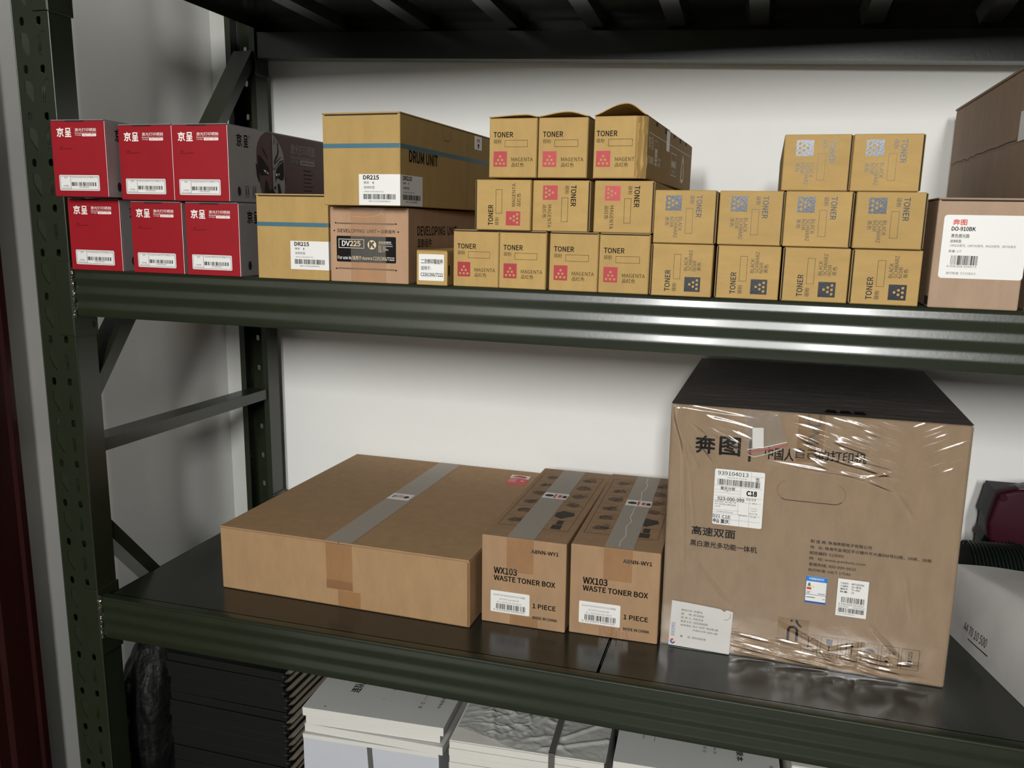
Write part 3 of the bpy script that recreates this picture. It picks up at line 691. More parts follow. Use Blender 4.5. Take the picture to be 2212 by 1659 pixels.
# --- small roller box
W, Hh, L = .0490, .0500, .030
r = thing('roller_box', 'small kraft roller box with a white label, between developing unit and toner boxes', 'box', (.6955, 0, H+zmid(.72)), None, 0, MIDT)
mb = MB(); body(mb, W, .34, Hh, M_toner, .001); s = RIGHT(W); mb.rrect(s, 4, 14, 10, 30, 2.5, M_dark, .1); mb.line(s, [(1,49),(1,1)], .5, M_dark); mb.build('body', r)
lb = MB(); f = FRONT(); lb.rrect(f, 3.6, 6.6, 43.9, 45.6, 1.6, M_label, .2, .15)
lb.text(f, '二次转印辊组件', 7.3, 31.4, 42.3, 38.6, M_ink, .012, .5); lb.text(f, '适用于:', 7.3, 22.2, 22.9, 28, M_ink, .008, .5); lb.text(f, 'C226/266/7222', 7, 12, 42.3, 18.4, M_ink, .008, .5)
lb.build('label', r, None, 'white label'); tf = MB(); tf.box(.0008, W-.0008, -.0006, .338, Hh, Hh+.0012, M_toner); tf.build('top_flap', r)
# --- brown drum box with the large label at the right
W, Hh, L = .1020, .1335, .30
r = thing('drum_box', 'grey-brown box with large white label and red characters, right of black toner boxes', 'box', (1.3935, 0, H+zmid(1.44)), None, 0, MIDT)
mb = MB(); body(mb, W, L, Hh, M_do, .002); mb.rect(Fr((0,.03,0),(0,-1,0),(0,0,1)), 6, 3, 29, 14, M_dark, .1); mb.build('body', r)
tf = MB(); tf.box(-.0008, W+.0004, -.002, L-.002, Hh, Hh+.0024, M_do, .0008, 1); tf.box(.003, W-.003, -.0008, .001, Hh-.0016, Hh+.0002, M_dark); tf.build('top_flap', r)
lb = MB(); f = FRONT(); X = lambda v: v-1393.3; Z = lambda v: v+414.6
lb.rrect(f, X(1401.6), Z(-377), 102.4, Z(-299.4), 4, M_label, .2, .15); g = .5
lb.rect(RIGHT(W), 0, Z(-377), 40, Z(-299.4), M_label, .3)
lb.text(f, '奔图', X(1411.9), Z(-311.6), X(1427.5), Z(-304.6), M_redink, .02, g); lb.text(f, 'DO-910BK', X(1411.2), Z(-318.6), X(1437.8), Z(-313.8), M_ink, .016, g)
lb.text(f, '黑色感光鼓', X(1411.4), Z(-327.2), X(1431.9), Z(-322.4), M_inkthin, .008, g); lb.text(f, '适用机型', X(1411), Z(-333.2), X(1423.5), Z(-329.4), M_inkthin, .008, g)
lb.text(f, 'CM9100系列、CM9700系列、M9100系列、M9700系列', X(1411.2), Z(-338.4), X(1484), Z(-335), M_inkthin, 0, g); lb.text(f, '数量: 1个', X(1410.6), Z(-345.2), X(1425.3), Z(-342), M_inkthin, 0, g)
lb.code(f, X(1413.8), Z(-360.4), X(1444), Z(-348.8), 31, M_ink, g, 26); lb.text(f, '6 936358 026673', X(1410.4), Z(-363.4), X(1443.4), Z(-361), M_ink, 0, g)
lb.text(f, '执行标准: T/CCOEA 5', X(1410.5), Z(-372.6), X(1443.4), Z(-369), M_inkthin, 0, g)
lb.build('label', r, None, 'large white label')
# --- big carton behind it
W, Hh, L = .42, .314, .575
r = thing('carton', 'tall brown carton with a creased side, far right of the middle shelf', 'box', (1.5085, .022, H+zmid(1.72)-.0005), None, 0, MIDT)
mb = MB(); body(mb, W, L, Hh, M_do, .003); sl = Fr((0,L,0),(0,-1,0),(0,0,1))
cr = [(14,217),(60,220),(97,218),(120,220),(145,216),(165,220),(185,218.5),(210,221),(247,219.6),(290,221),(332,219.8),(395,221.5),(435,220.5)]
mb.line(sl, cr, 1.3, M_dark, 1.15)
mb.add([sl.p(u, v+d, hh) for u, v in cr for d, hh in ((-5,0.05),(0,1.0),(7,0.05))], [(3*i+k, 3*i+3+k, 3*i+4+k, 3*i+1+k) for i in range(len(cr)-1) for k in (0,1)], M_do)
mb.line(sl, [(12,2),(16,190),(13,311)], .8, M_edge, .1); mb.build('body', r)
tf = MB(); tf.box(-.001, W, -.001, L+.004, Hh, Hh+.004, M_do, .001, 1); tf.build('top_flap', r)
lb = MB(); lb.rrect(sl, 447, 218, 530, 257, 1, M_label, 1.3, .15); lb.build('label', r, None, 'white label')

# ------------------------------------------------------------------ lower shelf
ZD = H - 1.0012
# --- flat carton
W, Hh, L = .5005, .1205, .535
yw = math.atan2(-.011, .499)
r = thing('carton', 'wide flat brown carton sealed with clear tape on the lower shelf', 'box', (.2462, .109, ZD), None, yw)
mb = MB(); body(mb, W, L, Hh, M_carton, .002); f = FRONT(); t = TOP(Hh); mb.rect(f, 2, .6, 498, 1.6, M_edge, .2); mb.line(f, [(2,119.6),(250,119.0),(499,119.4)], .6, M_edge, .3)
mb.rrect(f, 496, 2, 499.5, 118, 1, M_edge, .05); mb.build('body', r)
tf = MB()
tf.box(.0005, .2500, -.0012, L-.001, Hh, Hh+.0026, M_carton, .0008, 1); tf.build('top_flap', r)
tf = MB(); tf.box(.2512, W-.0005, -.0012, L-.001, Hh, Hh+.0026, M_carton, .0008, 1); tf.build('top_flap', r)
tp = MB(); t2 = TOP(Hh+.0027); tp.rect(t2, 222, 0, 276, 533, M_tapetop, .5); tp.build('tape', r, None, 'clear tape along the top seam')
tp = MB(); tp.rect(f, 224, 33, 277, 121, M_tape, .6); tp.rect(f, 224, 33, 277, 50, M_tape, .9); tp.build('tape', r, None, 'brownish clear tape over the front edge')
tp = MB(); tp.rect(f, 247, 2, 292, 32, M_tape, .6); tp.build('tape', r, None, 'short strip of clear tape at the foot')
st = MB(); st.rrect(t2, 222.5, 247, 270.5, 285, 1, M_label, .8, .1); st.code(t2, 229, 258, 236, 274, 8, M_inkthin, 1.1, 4); st.rect(t2, 237, 262, 248, 276, M_redink, 1.1); st.text(t2, '易碎', 238, 264, 247, 274, M_label, .02, 1.2)
st.disc(t2, 259, 266, 6, M_inkthin, 1.1, 7); st.rect(t2, 249, 262, 251, 270, M_redink, 1.1); st.build('seal_sticker', r, None, 'small white and red seal sticker')
# leaflet on the flat carton
fx = MB(); q = [(.6705,.640),(.7190,.6385),(.7203,.525),(.6777,.5265)]
zt_ = ZD+Hh+.0026; fl = Fr((.676,.526,zt_), (1,-.03,0), (-.05,1,0))
fx.rrect(fl, 0, 0, 45, 72, 1, M_redink, .2, .3); fx.rect(fl, .5, 48, 44.5, 71.5, M_label, .6); fx.disc(fl, 22, 58, 17, M_redink, .7, 10); fx.disc(fl, 22, 57, 11, M_ink, .8, 5); fx.disc(fl, 20, 53, 13, M_label, .9, 3)
for k in range(6): fx.rect(fl, 3+3*k, 18, 3.8+3*k, 44, M_label, .6)
fx.rect(fl, 29, 34, 37, 36, M_label, .6); fx.rect(fl, 30, 28, 37, 30, M_label, .6)
o = fx.build('leaflet'); tag(o, 'small red and white leaflet lying on the back of the flat carton', 'leaflet')

# --- waste toner boxes
def waste_box(label, x, y, yaw, tp_u, hz=0):
    W, Hh, L = .1500, .1595, .425
    r = thing('waste_toner_box', label, 'box', (x, y, ZD), 'waste toner boxes on the lower shelf', yaw)
    mb = MB(); body(mb, W, L, Hh, M_waste, .0018); f = FRONT(); t = TOP(Hh)
    def T(s_, a, c, a2, c2, b_): mb.text(f, s_, a, c, a2, c2, M_ink, b_)
    T('A8NN-WY1', 88.7, 136.4, 135.9, 143, .018); T('WX103', 22.5, 92, 63.5, 103.4, .018); T('WASTE TONER BOX', 22.4, 79.4, 131.3, 88.6, .018); T('1 PIECE', 92.8, 37.4, 133.1, 45.6, .018); T('MADE IN CHINA', 93, 17.6, 136, 22.6, .018)
    k = 1.18
    U = lambda v: v*k
    mb.frame(t, 10, U(50), 138, U(326), .7, M_ink)
    for i in range(6): mb.line(t, [(10, U(50+46*i)), (66, U(50+46*i))], .5, M_ink); mb.line(t, [(84, U(42+46*i)), (138, U(50+46*i))], .5, M_ink)
    mb.line(t, [(62, U(52)), (62, U(320))], .5, M_ink); mb.line(t, [(86, U(52)), (86, U(320))], .5, M_ink)
    rr = random.Random(3)
    for i in range(6):
        cv = U(76+46*i)
        for cu in (34, 113):
            if cu == 113 and i == 1: mb.shape(t, [(96,cv-16),(110,cv-26),(131,cv-4),(128,cv+12),(106,cv+18),(95,cv+4)], M_art); continue
            if cu == 113 and i == 0: mb.rrect(t, 104, cv-26, 122, cv-4, 2, M_art); mb.rrect(t, 108, cv-2, 120, cv+20, 2, M_art); continue
            n = 9; mb.shape(t, [(cu+(10+7*rr.random())*math.cos(2*math.pi*j/n), cv+(9+8*rr.random())*math.sin(2*math.pi*j/n)) for j in range(n)], M_artfill)
            for j in range(16):
                a, c = cu-14+26*rr.random(), cv-12+24*rr.random(); mb.line(t, [(a,c),(a+8*rr.random(),c+14*(rr.random()-.3)),(a+14*rr.random(),c+3)], 1.0, M_art, .2)
        mb.rect(t, 64, U(58+46*i), 76, U(64+46*i), M_ink)
    mb.build('body', r)
    lb = MB(); lb.rrect(f, 16.8, 20.9, 87, 60.2, 2, M_label, .2, .15)
    lb.text(f, 'Model:CMT-910/TN220/ADC307/FX211/W-103废粉盒', 22, 50.8, 79.3, 54.6, M_inkthin, 0, .5); lb.text(f, 'QTY:1PCS  Exp Date:2年', 33, 43.6, 68, 47.4, M_inkthin, 0, .5)
    lb.text(f, 'PD.:  2025/06/10-2027/06/10', 28.8, 38.4, 72.4, 41.4, M_inkthin, 0, .5); lb.code(f, 27, 27.2, 79.6, 37, 44, M_ink, .5, 26); lb.text(f, '6 912955 600039', 22, 23.6, 78, 26.4, M_ink, 0, .5)
    lb.build('label', r, None, 'white barcode label'); 
    tp = MB(); tp.rect(t, tp_u, 2, tp_u+48, 422, M_tapetop, .6)
    zz = random.Random(7+int(tp_u))
    P = [(tp_u+20+8*zz.random(), 10+400*j/16) for j in range(17)]; tp.line(t, P, 1.0, M_label if hz else M_tapetop, .8)
    tp.rect(f, tp_u, 98+hz, tp_u+48, 159, M_tape, .6); tp.build('tape', r, None, 'clear packing tape')
    tp = MB(); tp.rect(f, 52, 1, 102, 20, M_tape, .6); tp.build('tape', r, None, 'short strip of clear tape at the foot')
    st = MB(); st.rrect(t, tp_u+1, 224, tp_u+50, 258, 1, M_label, .9, .1); st.disc(t, tp_u+13, 240, 9, M_inkthin, 1.2, 7); st.rect(t, tp_u+23, 228, tp_u+27, 252, M_redink, 1.2); st.rect(t, tp_u+31, 232, tp_u+38, 248, M_redink, 1.2); st.rect(t, tp_u+40, 232, tp_u+48, 246, M_inkthin, 1.2)
    st.build('seal_sticker', r, None, 'small white and red seal sticker')
    return r
waste_box('brown waste toner box with a barcode label, next to the flat carton', .7570, .131, -.006, 45.0)
waste_box('brown waste toner box squeezed against the big wrapped printer carton', .9125, .137, .010, 56.0, 5)

# --- the big wrapped printer box
W, Hh, L = .4285, .4085, .490
r = thing('printer_carton', 'big brown printer carton wrapped in clear film with a dark top, lower shelf', 'box', (1.0665, .146, ZD), None, math.atan2(-.010, .428))
mb = MB(); body(mb, W, L, Hh, M_big, .004); f = FRONT()
def T(s_, a, c, a2, c2, b_=.008, mt=M_ink): mb.text(f, s_, a, c, a2, c2, mt, b_)
T('奔', 41, 333.4, 70.4, 361, .026); T('图', 77.7, 333.4, 108.6, 362, .026); mb.rect(f, 121.5, 326, 125.5, 360, M_ink)
T('中国人', 146, 333, 188, 352, .015); T('自己的打印机', 191, 338.6, 290.6, 354.6, .015)
T('高速双面', 42, 197.3, 109.5, 211.6, .022); T('黑白激光多功能一体机', 40.6, 178.2, 144, 188.2, .018)
rows = [('制 造 商: 珠海奔图电子有限公司', 309.5), ('地    址: 珠海市金湾区平沙镇升平大道888号02栋、06栋、08栋', 392.9), ('邮政编码: 519000', 271.4), ('网    址: www.pantum.com', 303), ('客服热线: 400-999-9810', 290.1), ('执行标准: GB/T 17540', 283.4)]
for k, (s_, e) in enumerate(rows): T(s_, 222.4, 206.6-9.4*k, e, 212-9.4*k, .014)
arc = [(183+15.5*math.cos(math.radians(a)), 286.5+15.5*math.sin(math.radians(a))) for a in range(105, 271, 11)]
arc2 = [(251+15.5*math.cos(math.radians(a)), 286.5+15.5*math.sin(math.radians(a))) for a in range(-90, 80, 11)]
mb.line(f, arc+arc2, .7, M_edge); mb.line(f, arc[-4:]+arc2[:5], 1.1, M_dark, .2)
# handling marks
for k, u in enumerate((220, 249.5, 278.8, 308, 337, 365.6)):
    mb.frame(f, u, 21.4, u+25, 55.4, .6, M_ink)
    if k in (0, 5): mb.rect(f, u, 29.5, u+25, 30.1, M_ink)
mb.line(f, [(231,31),(231,51)], 1.2, M_ink); mb.line(f, [(231,42),(238,50),(243,51)], .8, M_ink); mb.disc(f, 231, 34, 2, M_ink); T('40℃', 236, 44, 244, 47.5, 0); T('存储温度', 225, 23.5, 241, 28, 0)
mb.shape(f, [(257,51.5),(267,51.5),(266.5,43),(264.5,40.5),(262.8,39.8),(262.8,32),(261.2,32),(261.2,39.8),(259.5,40.5),(257.5,43)], M_ink); T('小心轻放', 254, 23.5, 270, 28, 0)
for u in (287, 295): mb.line(f, [(u,31),(u,46)], 1.2, M_ink); mb.shape(f, [(u-2.6,45),(u+2.6,45),(u,51)], M_ink)
mb.rect(f, 283, 29, 299, 29.8, M_ink)
mb.shape(f, [(312,40)] + [(320.5+8.5*math.cos(math.radians(180-15*i)), 40+6.5*math.sin(math.radians(180-15*i))) for i in range(1,13)], M_ink); mb.line(f, [(320.5,46),(320.5,32),(319,30.5),(317,31.5)], .8, M_ink)
for a, c in ((316,50),(321,51),(326,50),(329,47)): mb.line(f, [(a,c),(a+1.2,c+2.4)], .7, M_ink)
mb.disc(f, 349.5, 44, 1.8, M_ink)
for i in range(11):
    a = math.radians(-20+22*i+180 if i > 8 else 22*i-10); mb.line(f, [(349.5+3.4*math.cos(a), 44+3.4*math.sin(a)), (349.5+9*math.cos(a), 44+8*math.sin(a))], .6, M_ink)
mb.line(f, [(341,33),(345.5,36.5),(350.5,33)], .9, M_ink); mb.rect(f, 343.6, 28, 347.4, 31.6, M_ink)
mb.rect(f, 375, 31.4, 380.4, 36.6, M_ink); mb.frame(f, 375.4, 37.2, 380.4, 44.4, .5, M_ink); mb.frame(f, 375.4, 45, 380.4, 51.4, .5, M_ink); mb.line(f, [(376,38),(380,43.6)], .6, M_ink); mb.line(f, [(376,46),(380,51)], .6, M_ink)
mb.build('body', r)
tc_ = MB()   # dark film drawn tight over the top
nx, ny = 60, 70; vs = []
for j in range(ny+1):
    for i in range(nx+1):
        x, y = W*i/nx, L*j/ny
        z = Hh + .0012 + .0016*noise.noise(Vector((x*9, y*70, 1))) + .0010*noise.noise(Vector((x*25+y*30, y*160, 5)))
        ef_ = min(1.0, x/.03, (W-x)/.03, y/.02, (L-y)/.03)
        vs.append(Vector((x, y, Hh + .0012 + (max(z, Hh+.0004)-Hh-.0012)*max(0, ef_))))
tc_.add(vs, [(j*(nx+1)+i, j*(nx+1)+i+1, (j+1)*(nx+1)+i+1, (j+1)*(nx+1)+i) for j in range(ny) for i in range(nx)], M_blackwrap)
f3 = TOP(Hh+.0035)
for k in range(3): tc_.shape(f3, [(228+20*k, 6), (246+20*k, 6), (243+20*k, 26), (231+20*k, 26)], M_ink, .2)
for a in ('y1',):
    q = {'x0': [(0,0),(0,L)], 'x1': [(W,L),(W,0)], 'y1': [(0,L),(W,L)]}[a]
    (x0,y0),(x1,y1) = q; e = .0012; ox = -e if a == 'x0' else e if a == 'x1' else 0; oy = e if a == 'y1' else 0
    tc_.poly([Vector((x0+ox,y0+oy,Hh-.02)), Vector((x1+ox,y1+oy,Hh-.02)), Vector((x1+ox,y1+oy,Hh+.0012)), Vector((x0+ox,y0+oy,Hh+.0012))], M_blackwrap)
tc_.build('film_top', r, 1.2, 'dark glossy stretched film over the top')
# transparent wrinkled film over the front
def gauss(d, s_): return math.exp(-(d*d)/(2*s_*s_))
rw = random.Random(11); ridges = []
for i in range(34):      # fan from the top-left corner
    a = math.radians(-6 - 66*i/33 + 3*(rw.random()-.5)); l0 = 6+20*rw.random(); l1 = 60+90*rw.random()*(1 if a > -1 else .6)
    ridges.append(((l0*math.cos(a), 408+l0*math.sin(a)), (l1*math.cos(a), 408+l1*math.sin(a)), .5+.5*rw.random(), 1.4+1.0*rw.random()))
for i in range(64):      # along the top, right of the bag
    u = 170+130*rw.random(); v = 408-75*rw.random(); l = 25+40*rw.random(); ridges.append(((u, v), (u+l, v-l*.22-6*rw.random()), .35+.4*rw.random(), 1.3+.8*rw.random()))
for i in range(12):
    u = 330+60*rw.random(); v = 400-70*rw.random(); l = 20+30*rw.random(); ridges.append(((u,v),(u+l,v+l*.5),.3+.3*rw.random(),1.5))
for i in range(46):      # bottom band
    u = 110+250*rw.random(); v = 6+34*rw.random(); l = 20+55*rw.random(); ridges.append(((u, v), (u+l, v-l*.10+4*(rw.random()-.5)), .35+.45*rw.random(), 1.1+.8*rw.random()))
ridges += [((150,330),(290,318),.9,1.6), ((205,338),(360,296),.6,2.0), ((330,330),(285,316),.7,1.4), ((20,380),(34,100),.9,2.0), ((34,300),(52,150),.6,1.6), ((52,150),(110,84),.5,1.6),
           ((183,68),(262,36),.8,1.6), ((262,36),(310,52),.8,1.6), ((318,84),(362,40),.6,1.4), ((335,300),(362,262),.7,1.8), ((290,318),(336,300),.8,1.8), ((250,30),(270,14),.9,2),
           ((296,38),(300,10),.8,1.8), ((300,34),(350,30),.9,1.8), ((350,26),(392,34),.9,1.8), ((360,170),(372,110),.5,1.5)]
fm = MB(); NX, NY = 330, 315; vs = []
hgt = [[0.0]*(NX+1) for _ in range(NY+1)]
for (a, c), (a2, c2), am, sg in ridges:
    x0, x1 = min(a,a2)-5, max(a,a2)+5; y0, y1 = min(c,c2)-5, max(c,c2)+5; l2 = (a2-a)**2+(c2-c)**2
    for j in range(max(0,int(y0/408.5*NY)), min(NY, int(y1/408.5*NY)+1)+1):
        v = 408.5*j/NY
        for i in range(max(0,int(x0/428.5*NX)), min(NX, int(x1/428.5*NX)+1)+1):
            u = 428.5*i/NX; t = ((u-a)*(a2-a)+(v-c)*(c2-c))/l2; tt = min(1,max(0,t)); d = math.hypot(u-a-tt*(a2-a), v-c-tt*(c2-c))
            if d < 3.5*sg: hgt[j][i] += 1.8*am*gauss(d, sg)*math.sin(math.pi*min(1,max(0,.08+.84*tt)))
for j in range(NY+1):
    for i in range(NX+1):
        u, v = 428.5*i/NX, 408.5*j/NY
        hgt_ = 1.1 + min(3.0, hgt[j][i]) + .25*noise.noise(Vector((u*.03, v*.05, 2)))
        vs.append(f.p(u, v, hgt_))
fm.add(vs, [(j*(NX+1)+i, j*(NX+1)+i+1, (j+1)*(NX+1)+i+1, (j+1)*(NX+1)+i) for j in range(NY) for i in range(NX)], M_wrap)
fm.build('stretch_wrap', r, 3.0, 'clear wrinkled stretch film')
# printed tapes under the film
tp = MB(); tp.rect(f, 191.5, 333, 229, 408, M_tape, .3); tp.line(f, [(206,409),(206,394),(209,391.5),(222,391.5),(222,409)], 3.2, M_strap, .4); tp.line(f, [(204.5,363.5),(222,363.5),(207,372),(222,381),(212,384)], 3.4, M_strap, .4); tp.build('tape', r, None, 'clear tape printed with grey letters')
tp = MB(); tp.rect(f, 183.4, 28, 230, 78, M_tape, .3); tp.line(f, [(200,40),(200,60),(204,64),(210,64),(213,60),(213,40)], 4, M_ink, .4); tp.line(f, [(211,76),(213,70),(219,65)], 3.6, M_ink, .4); tp.line(f, [(203,75),(205,73)], 3.4, M_ink, .4); tp.build('tape', r, None, 'clear tape printed with a black letter, near the foot')
# shipping label and the others (on the film)
HL = 3.2
lb = MB(); s2 = f.sub(73.1, 220.0, 0); lb.rrect(s2, 0, 0, 75.5, 91, 2.5, M_label, HL, .15); g = HL+.35; B = lambda a: a-73.1; D = lambda c: c-220
def Q(t_, a, c, a2, c2, b_=0.0): lb.text(s2, t_, B(a), D(c), B(a2), D(c2), M_ink, b_, g)
Q('939104013', 77.8, 301.6, 123.9, 308, .004); Q('2025/04/19  23:42:58', 92, 297.0, 122, 299.2); Q('签', 135, 296, 141, 302, .01); lb.code(s2, B(77.8), D(285.4), B(141.9), D(295.2), 91, M_ink, g, 40)
Q('重庆分拨', 83, 277.8, 105.2, 283, .012); Q('广安一', 88, 274.6, 99, 277.2); Q('C18', 123.1, 271.8, 138.1, 279.6, .03); Q('15/13', 123, 263.6, 137, 268.0, .006); Q('023-000-999', 79.5, 260.6, 119.9, 266, .012)
Q('收件地址: 四川省广安', 75.4, 256.4, 108, 259.2); Q('市广安区枣山镇天成村', 75.4, 252.4, 108, 255.2); Q('198号', 75.4, 248.6, 84, 251); Q('广东珠海市金湾区808号', 75.6, 240.6, 104, 242.6); Q('栋15', 132.6, 258.8, 139.6, 261); Q('126.00kg', 130.4, 250.6, 140, 252.6); Q('1.00m³', 130.4, 246.8, 140, 248.8)
Q('电子产品', 128.8, 241.8, 141, 244.4); Q('不上楼', 130.6, 236.6, 139, 239.2); Q('回执签单1', 113, 237.4, 126, 239.8); Q('D21', 73.9, 231.4, 84.6, 236.6, .01); Q('C18', 88.5, 230.8, 99.4, 236.4, .01); Q('中山', 74.2, 222.6, 83.4, 229.2, .03); Q('重庆', 86.2, 222.4, 98.9, 229.2, .02)
hl = [(303.2,128.3,147),(283.8,73.6,146),(277.2,73.6,113),(272.6,73.6,113),(267.6,73.6,146),(259.9,73.6,146),(244.6,73.6,113),(239.2,73.6,146),(229.6,73.6,145),(297,75,128)]
for v, a, c in hl[:-1]: lb.rect(s2, B(a), D(v), B(c), D(v)+.25, M_ink, g)
for u, v0, v1 in ((128.3,284,310.5),(113.8,262,284),(111,239,258),(127.6,239,262),(87,221,239),(100.4,221,239),(114,221,239),(128.4,221,239)): lb.rect(s2, B(u), D(v0), B(u)+.25, D(v1), M_ink, g)
o = lb.build('shipping_label', r, None, 'white courier label')
lb = MB(); s2 = f.sub(220.2, 109.2); lb.rrect(s2, 0, 0, 31, 44.4, .6, M_label, HL, .15); lb.rect(s2, .1, 36, 30.9, 44.2, M_sky, g); lb.text(s2, '中国能效标识', 4.5, 38.6, 26, 42.4, M_label, .01, g+.1); lb.rect(s2, .1, .2, 30.9, 3.4, M_navy, g); lb.rect(s2, .1, 14, 30.9, 14.7, M_navy, g)
for u in (0.1, 30.2): lb.rect(s2, u, .2, u+.6, 44, M_navy, g)
for v, w_, mt in ((31,1.4,M_navy),(28.6,2.0,M_blue),(26.4,2.6,M_yel),(22.4,3.4,M_redink)): lb.rect(s2, 5.2-w_, v, 5.2+w_, v+2.2 if mt is not M_redink else v+3.4, mt, g)
lb.text(s2, '1级', 8.4, 26, 13, 29, M_yel, 0, g); lb.rect(s2, 2, 18.4, 7.6, 19.2, M_inkthin, g); lb.rect(s2, 2, 16, 6.6, 16.8, M_inkthin, g); lb.rect(s2, 19, 16.4, 29, 17.2, M_inkthin, g); lb.rect(s2, 2, 9.2, 15, 10.2, M_ink, g); lb.rect(s2, 26, 8, 29.4, 8.8, M_inkthin, g)
lb.build('energy_label', r, None, 'small white and blue energy label')
lb = MB(); s2 = f.sub(266.4, 95.4); lb.rrect(s2, 0, 0, 44, 60.4, .6, M_label, HL, .15)
for k, (a_, c_, e) in enumerate((('产品型号:', 'M7165DN', 37),('产品颜色:', '白+黑色', 34),('墨粉件:', 'TL-450', 32),('数量:', '1台', 24))): lb.text(s2, a_, 4, 52-4.6*k, 15.5, 55-4.6*k, M_ink, .01, g); lb.text(s2, c_, 20, 52-4.6*k, e, 55-4.6*k, M_ink, .01, g)
lb.code(s2, 6.6, 22.4, 40, 31.4, 15, M_ink, g, 24); lb.text(s2, '6 936358 021357', 3.4, 19, 40, 21.4, M_ink, 0, g); lb.rect(s2, 3, 18, 40, 18.3, M_ink, g); lb.text(s2, 'J016730065', 3, 14.6, 18, 16.8, M_ink, 0, g); lb.text(s2, '2024.08.28', 24, 14.6, 41, 16.8, M_ink, 0, g)
lb.code(s2, 3.4, 6, 40.4, 13.4, 16, M_ink, g, 28); lb.text(s2, 'S/N: CE8V000007', 2.4, 2.4, 28, 4.6, M_ink, 0, g); lb.build('product_label', r, None, 'white product label with two barcodes')
lb = MB(); s2 = f.sub(14, 2.0, -.01)
pts = [(0,0),(98,0),(99.6,74),(90,76),(86,72.5),(80,76),(60,77),(30,78.4),(2,79)]
n = len(pts); vs = [s2.p(a,c,HL) for a,c in pts]+[s2.p(a,c,HL+.2) for a,c in pts]; lb.add(vs, [tuple(range(n,2*n)), tuple(reversed(range(n)))]+[(i,(i+1)%n,n+(i+1)%n,n+i) for i in range(n)], M_paper); g2 = HL+.35
for k, (a_, c_, e) in enumerate((('物流公司:', '华星达', 52),('型    号:', 'M7165DN', 54),('收 货 人:', '何先生收', 54),('联系方式:', '139239960N', 61),('收货地址:', '四川广安市广安区枣山镇', 78),('', '天成村198号 (送货上楼)', 78),('','',0),('备    注:', '凯利达供应链', 60))):
    v = 63-6.6*k
    if a_: lb.text(s2, a_, 18, v, 36, v+3.6, M_inkthin, .004, g2)
    if c_: lb.text(s2, c_, 38 if k != 5 else 38, v, e, v+3.6, M_inkthin, .004, g2)
fr_ = s2.sub(9.6, 17, math.pi/2); lb.text(fr_, '凯利达供应', 0, 0, 24, 6.4, M_navy, 0, g2); lb.line(s2, [(3,8),(6,3.4),(9,4.4)], 2.6, M_navy, g2); lb.line(s2, [(3.4,9),(7.6,10.6)], 3, M_redink, g2); lb.line(s2, [(8.4,5),(10.4,7)], 2.4, M_redink, g2)
lb.line(s2, [(96,70),(95.4,63),(92,59.5),(86,58)], .5, M_inkthin, g2); lb.build('delivery_note', r, None, 'white creased paper note')
# little zip bag hanging on the front under the film edge
zb_ = MB(); P = [(110,409),(162,408),(170,384),(178,357),(150,347),(121,338),(117,372)]
cu, cv = 145, 374; vs = [f.p(cu, cv, 4.6)] + [f.p(a, c, 3.0) for a, c in P]; mid = [f.p((a+cu)/2, (c+cv)/2, 5.6-1.3*(i % 2)) for i, (a, c) in enumerate(P)]
n = len(P); allv = vs + mid
zb_.add(allv, [(0, 1+n+i, 1+n+(i+1) % n) for i in range(n)] + [(1+n+i, 1+i, 1+(i+1) % n, 1+n+(i+1) % n) for i in range(n)], M_ply)
zb_.line(f, [(120,343),(148,349.5),(178,360)], 1.2, M_redink, 7.6); zb_.line(f, [(119.5,347),(148,354),(177,364)], .8, M_white, 7.4)
zb_.line(f, [(121,339),(130,336),(150,343),(170,353)], 2.0, M_tapetop, 7.6)
o = zb_.build('zip_bag', r, .3, 'small clear zip bag with a red line'); cd = MB(); cd.rrect(f.sub(127, 350, .06), 0, 0, 16.6, 32, .6, M_paper, 6.4, .3); cd.build('card', o, None, 'white card')

# ------------------------------------------------------------------ right end of the lower shelf
def cont(t):      # left foot line of the pack on the deck, from the front to the back
    return Vector((1.622 - .0905*t, .028 + .332*t))
NS, NA, NPL = 40, 14, 14
def pk(t, q):     # q 0..1 up the rounded side, 1..2 over the top
    c = cont(t); wd = .105 - .090*t; hh = .118
    if q <= 1: a = q*math.pi/2; d, h = wd*(1-math.cos(a)), hh*math.sin(a)
    else: d, h = wd + (q-1)*.26, hh
    p = Vector((c.x + d, c.y, h)); n_ = noise.noise(Vector((p.x*14, p.y*14, p.z*14)))
    return p + Vector((.003*n_*min(1, q*3), 0, .003*n_*min(1, q*2)))
vs = []; nq = NA+NPL+1
for i in range(NS+1):
    for j in range(nq): vs.append(pk(i/NS, j/NA if j <= NA else 1+(j-NA)/NPL))
sk = MB(); fs = [(i*nq+j, i*nq+j+1, (i+1)*nq+j+1, (i+1)*nq+j) for i in range(NS) for j in range(nq-1)]
b0 = len(vs)
for i in range(NS+1): q = vs[i*nq+nq-1]; vs.append(Vector((q.x, q.y, 0)))
fs += [(i*nq+nq-1, b0+i, b0+i+1, (i+1)*nq+nq-1) for i in range(NS)]
fs += [tuple([j for j in range(nq)] + [b0])[::-1], tuple([NS*nq+j for j in range(nq)] + [b0+NS]), tuple([i*nq for i in range(NS+1)] + [b0+i for i in reversed(range(NS+1))])]
sk.add(vs, fs, M_sack)
t_, gf, ar = glyphs('A4 70 10 500', 0.0)
sk.add([pk(.80-.19*a, .16+.085*c) + Vector((-.0006, -.0004, .0003)) for a, c in t_], gf, M_ink)
for k in range(12): sk.add([pk(.75-.17*(k+e)/12, .11+.010*g) + Vector((-.0006, -.0004, .0003)) for e, g in ((0,0),(1,0),(1,1),(0,1))], [(0,1,2,3)], M_ink)
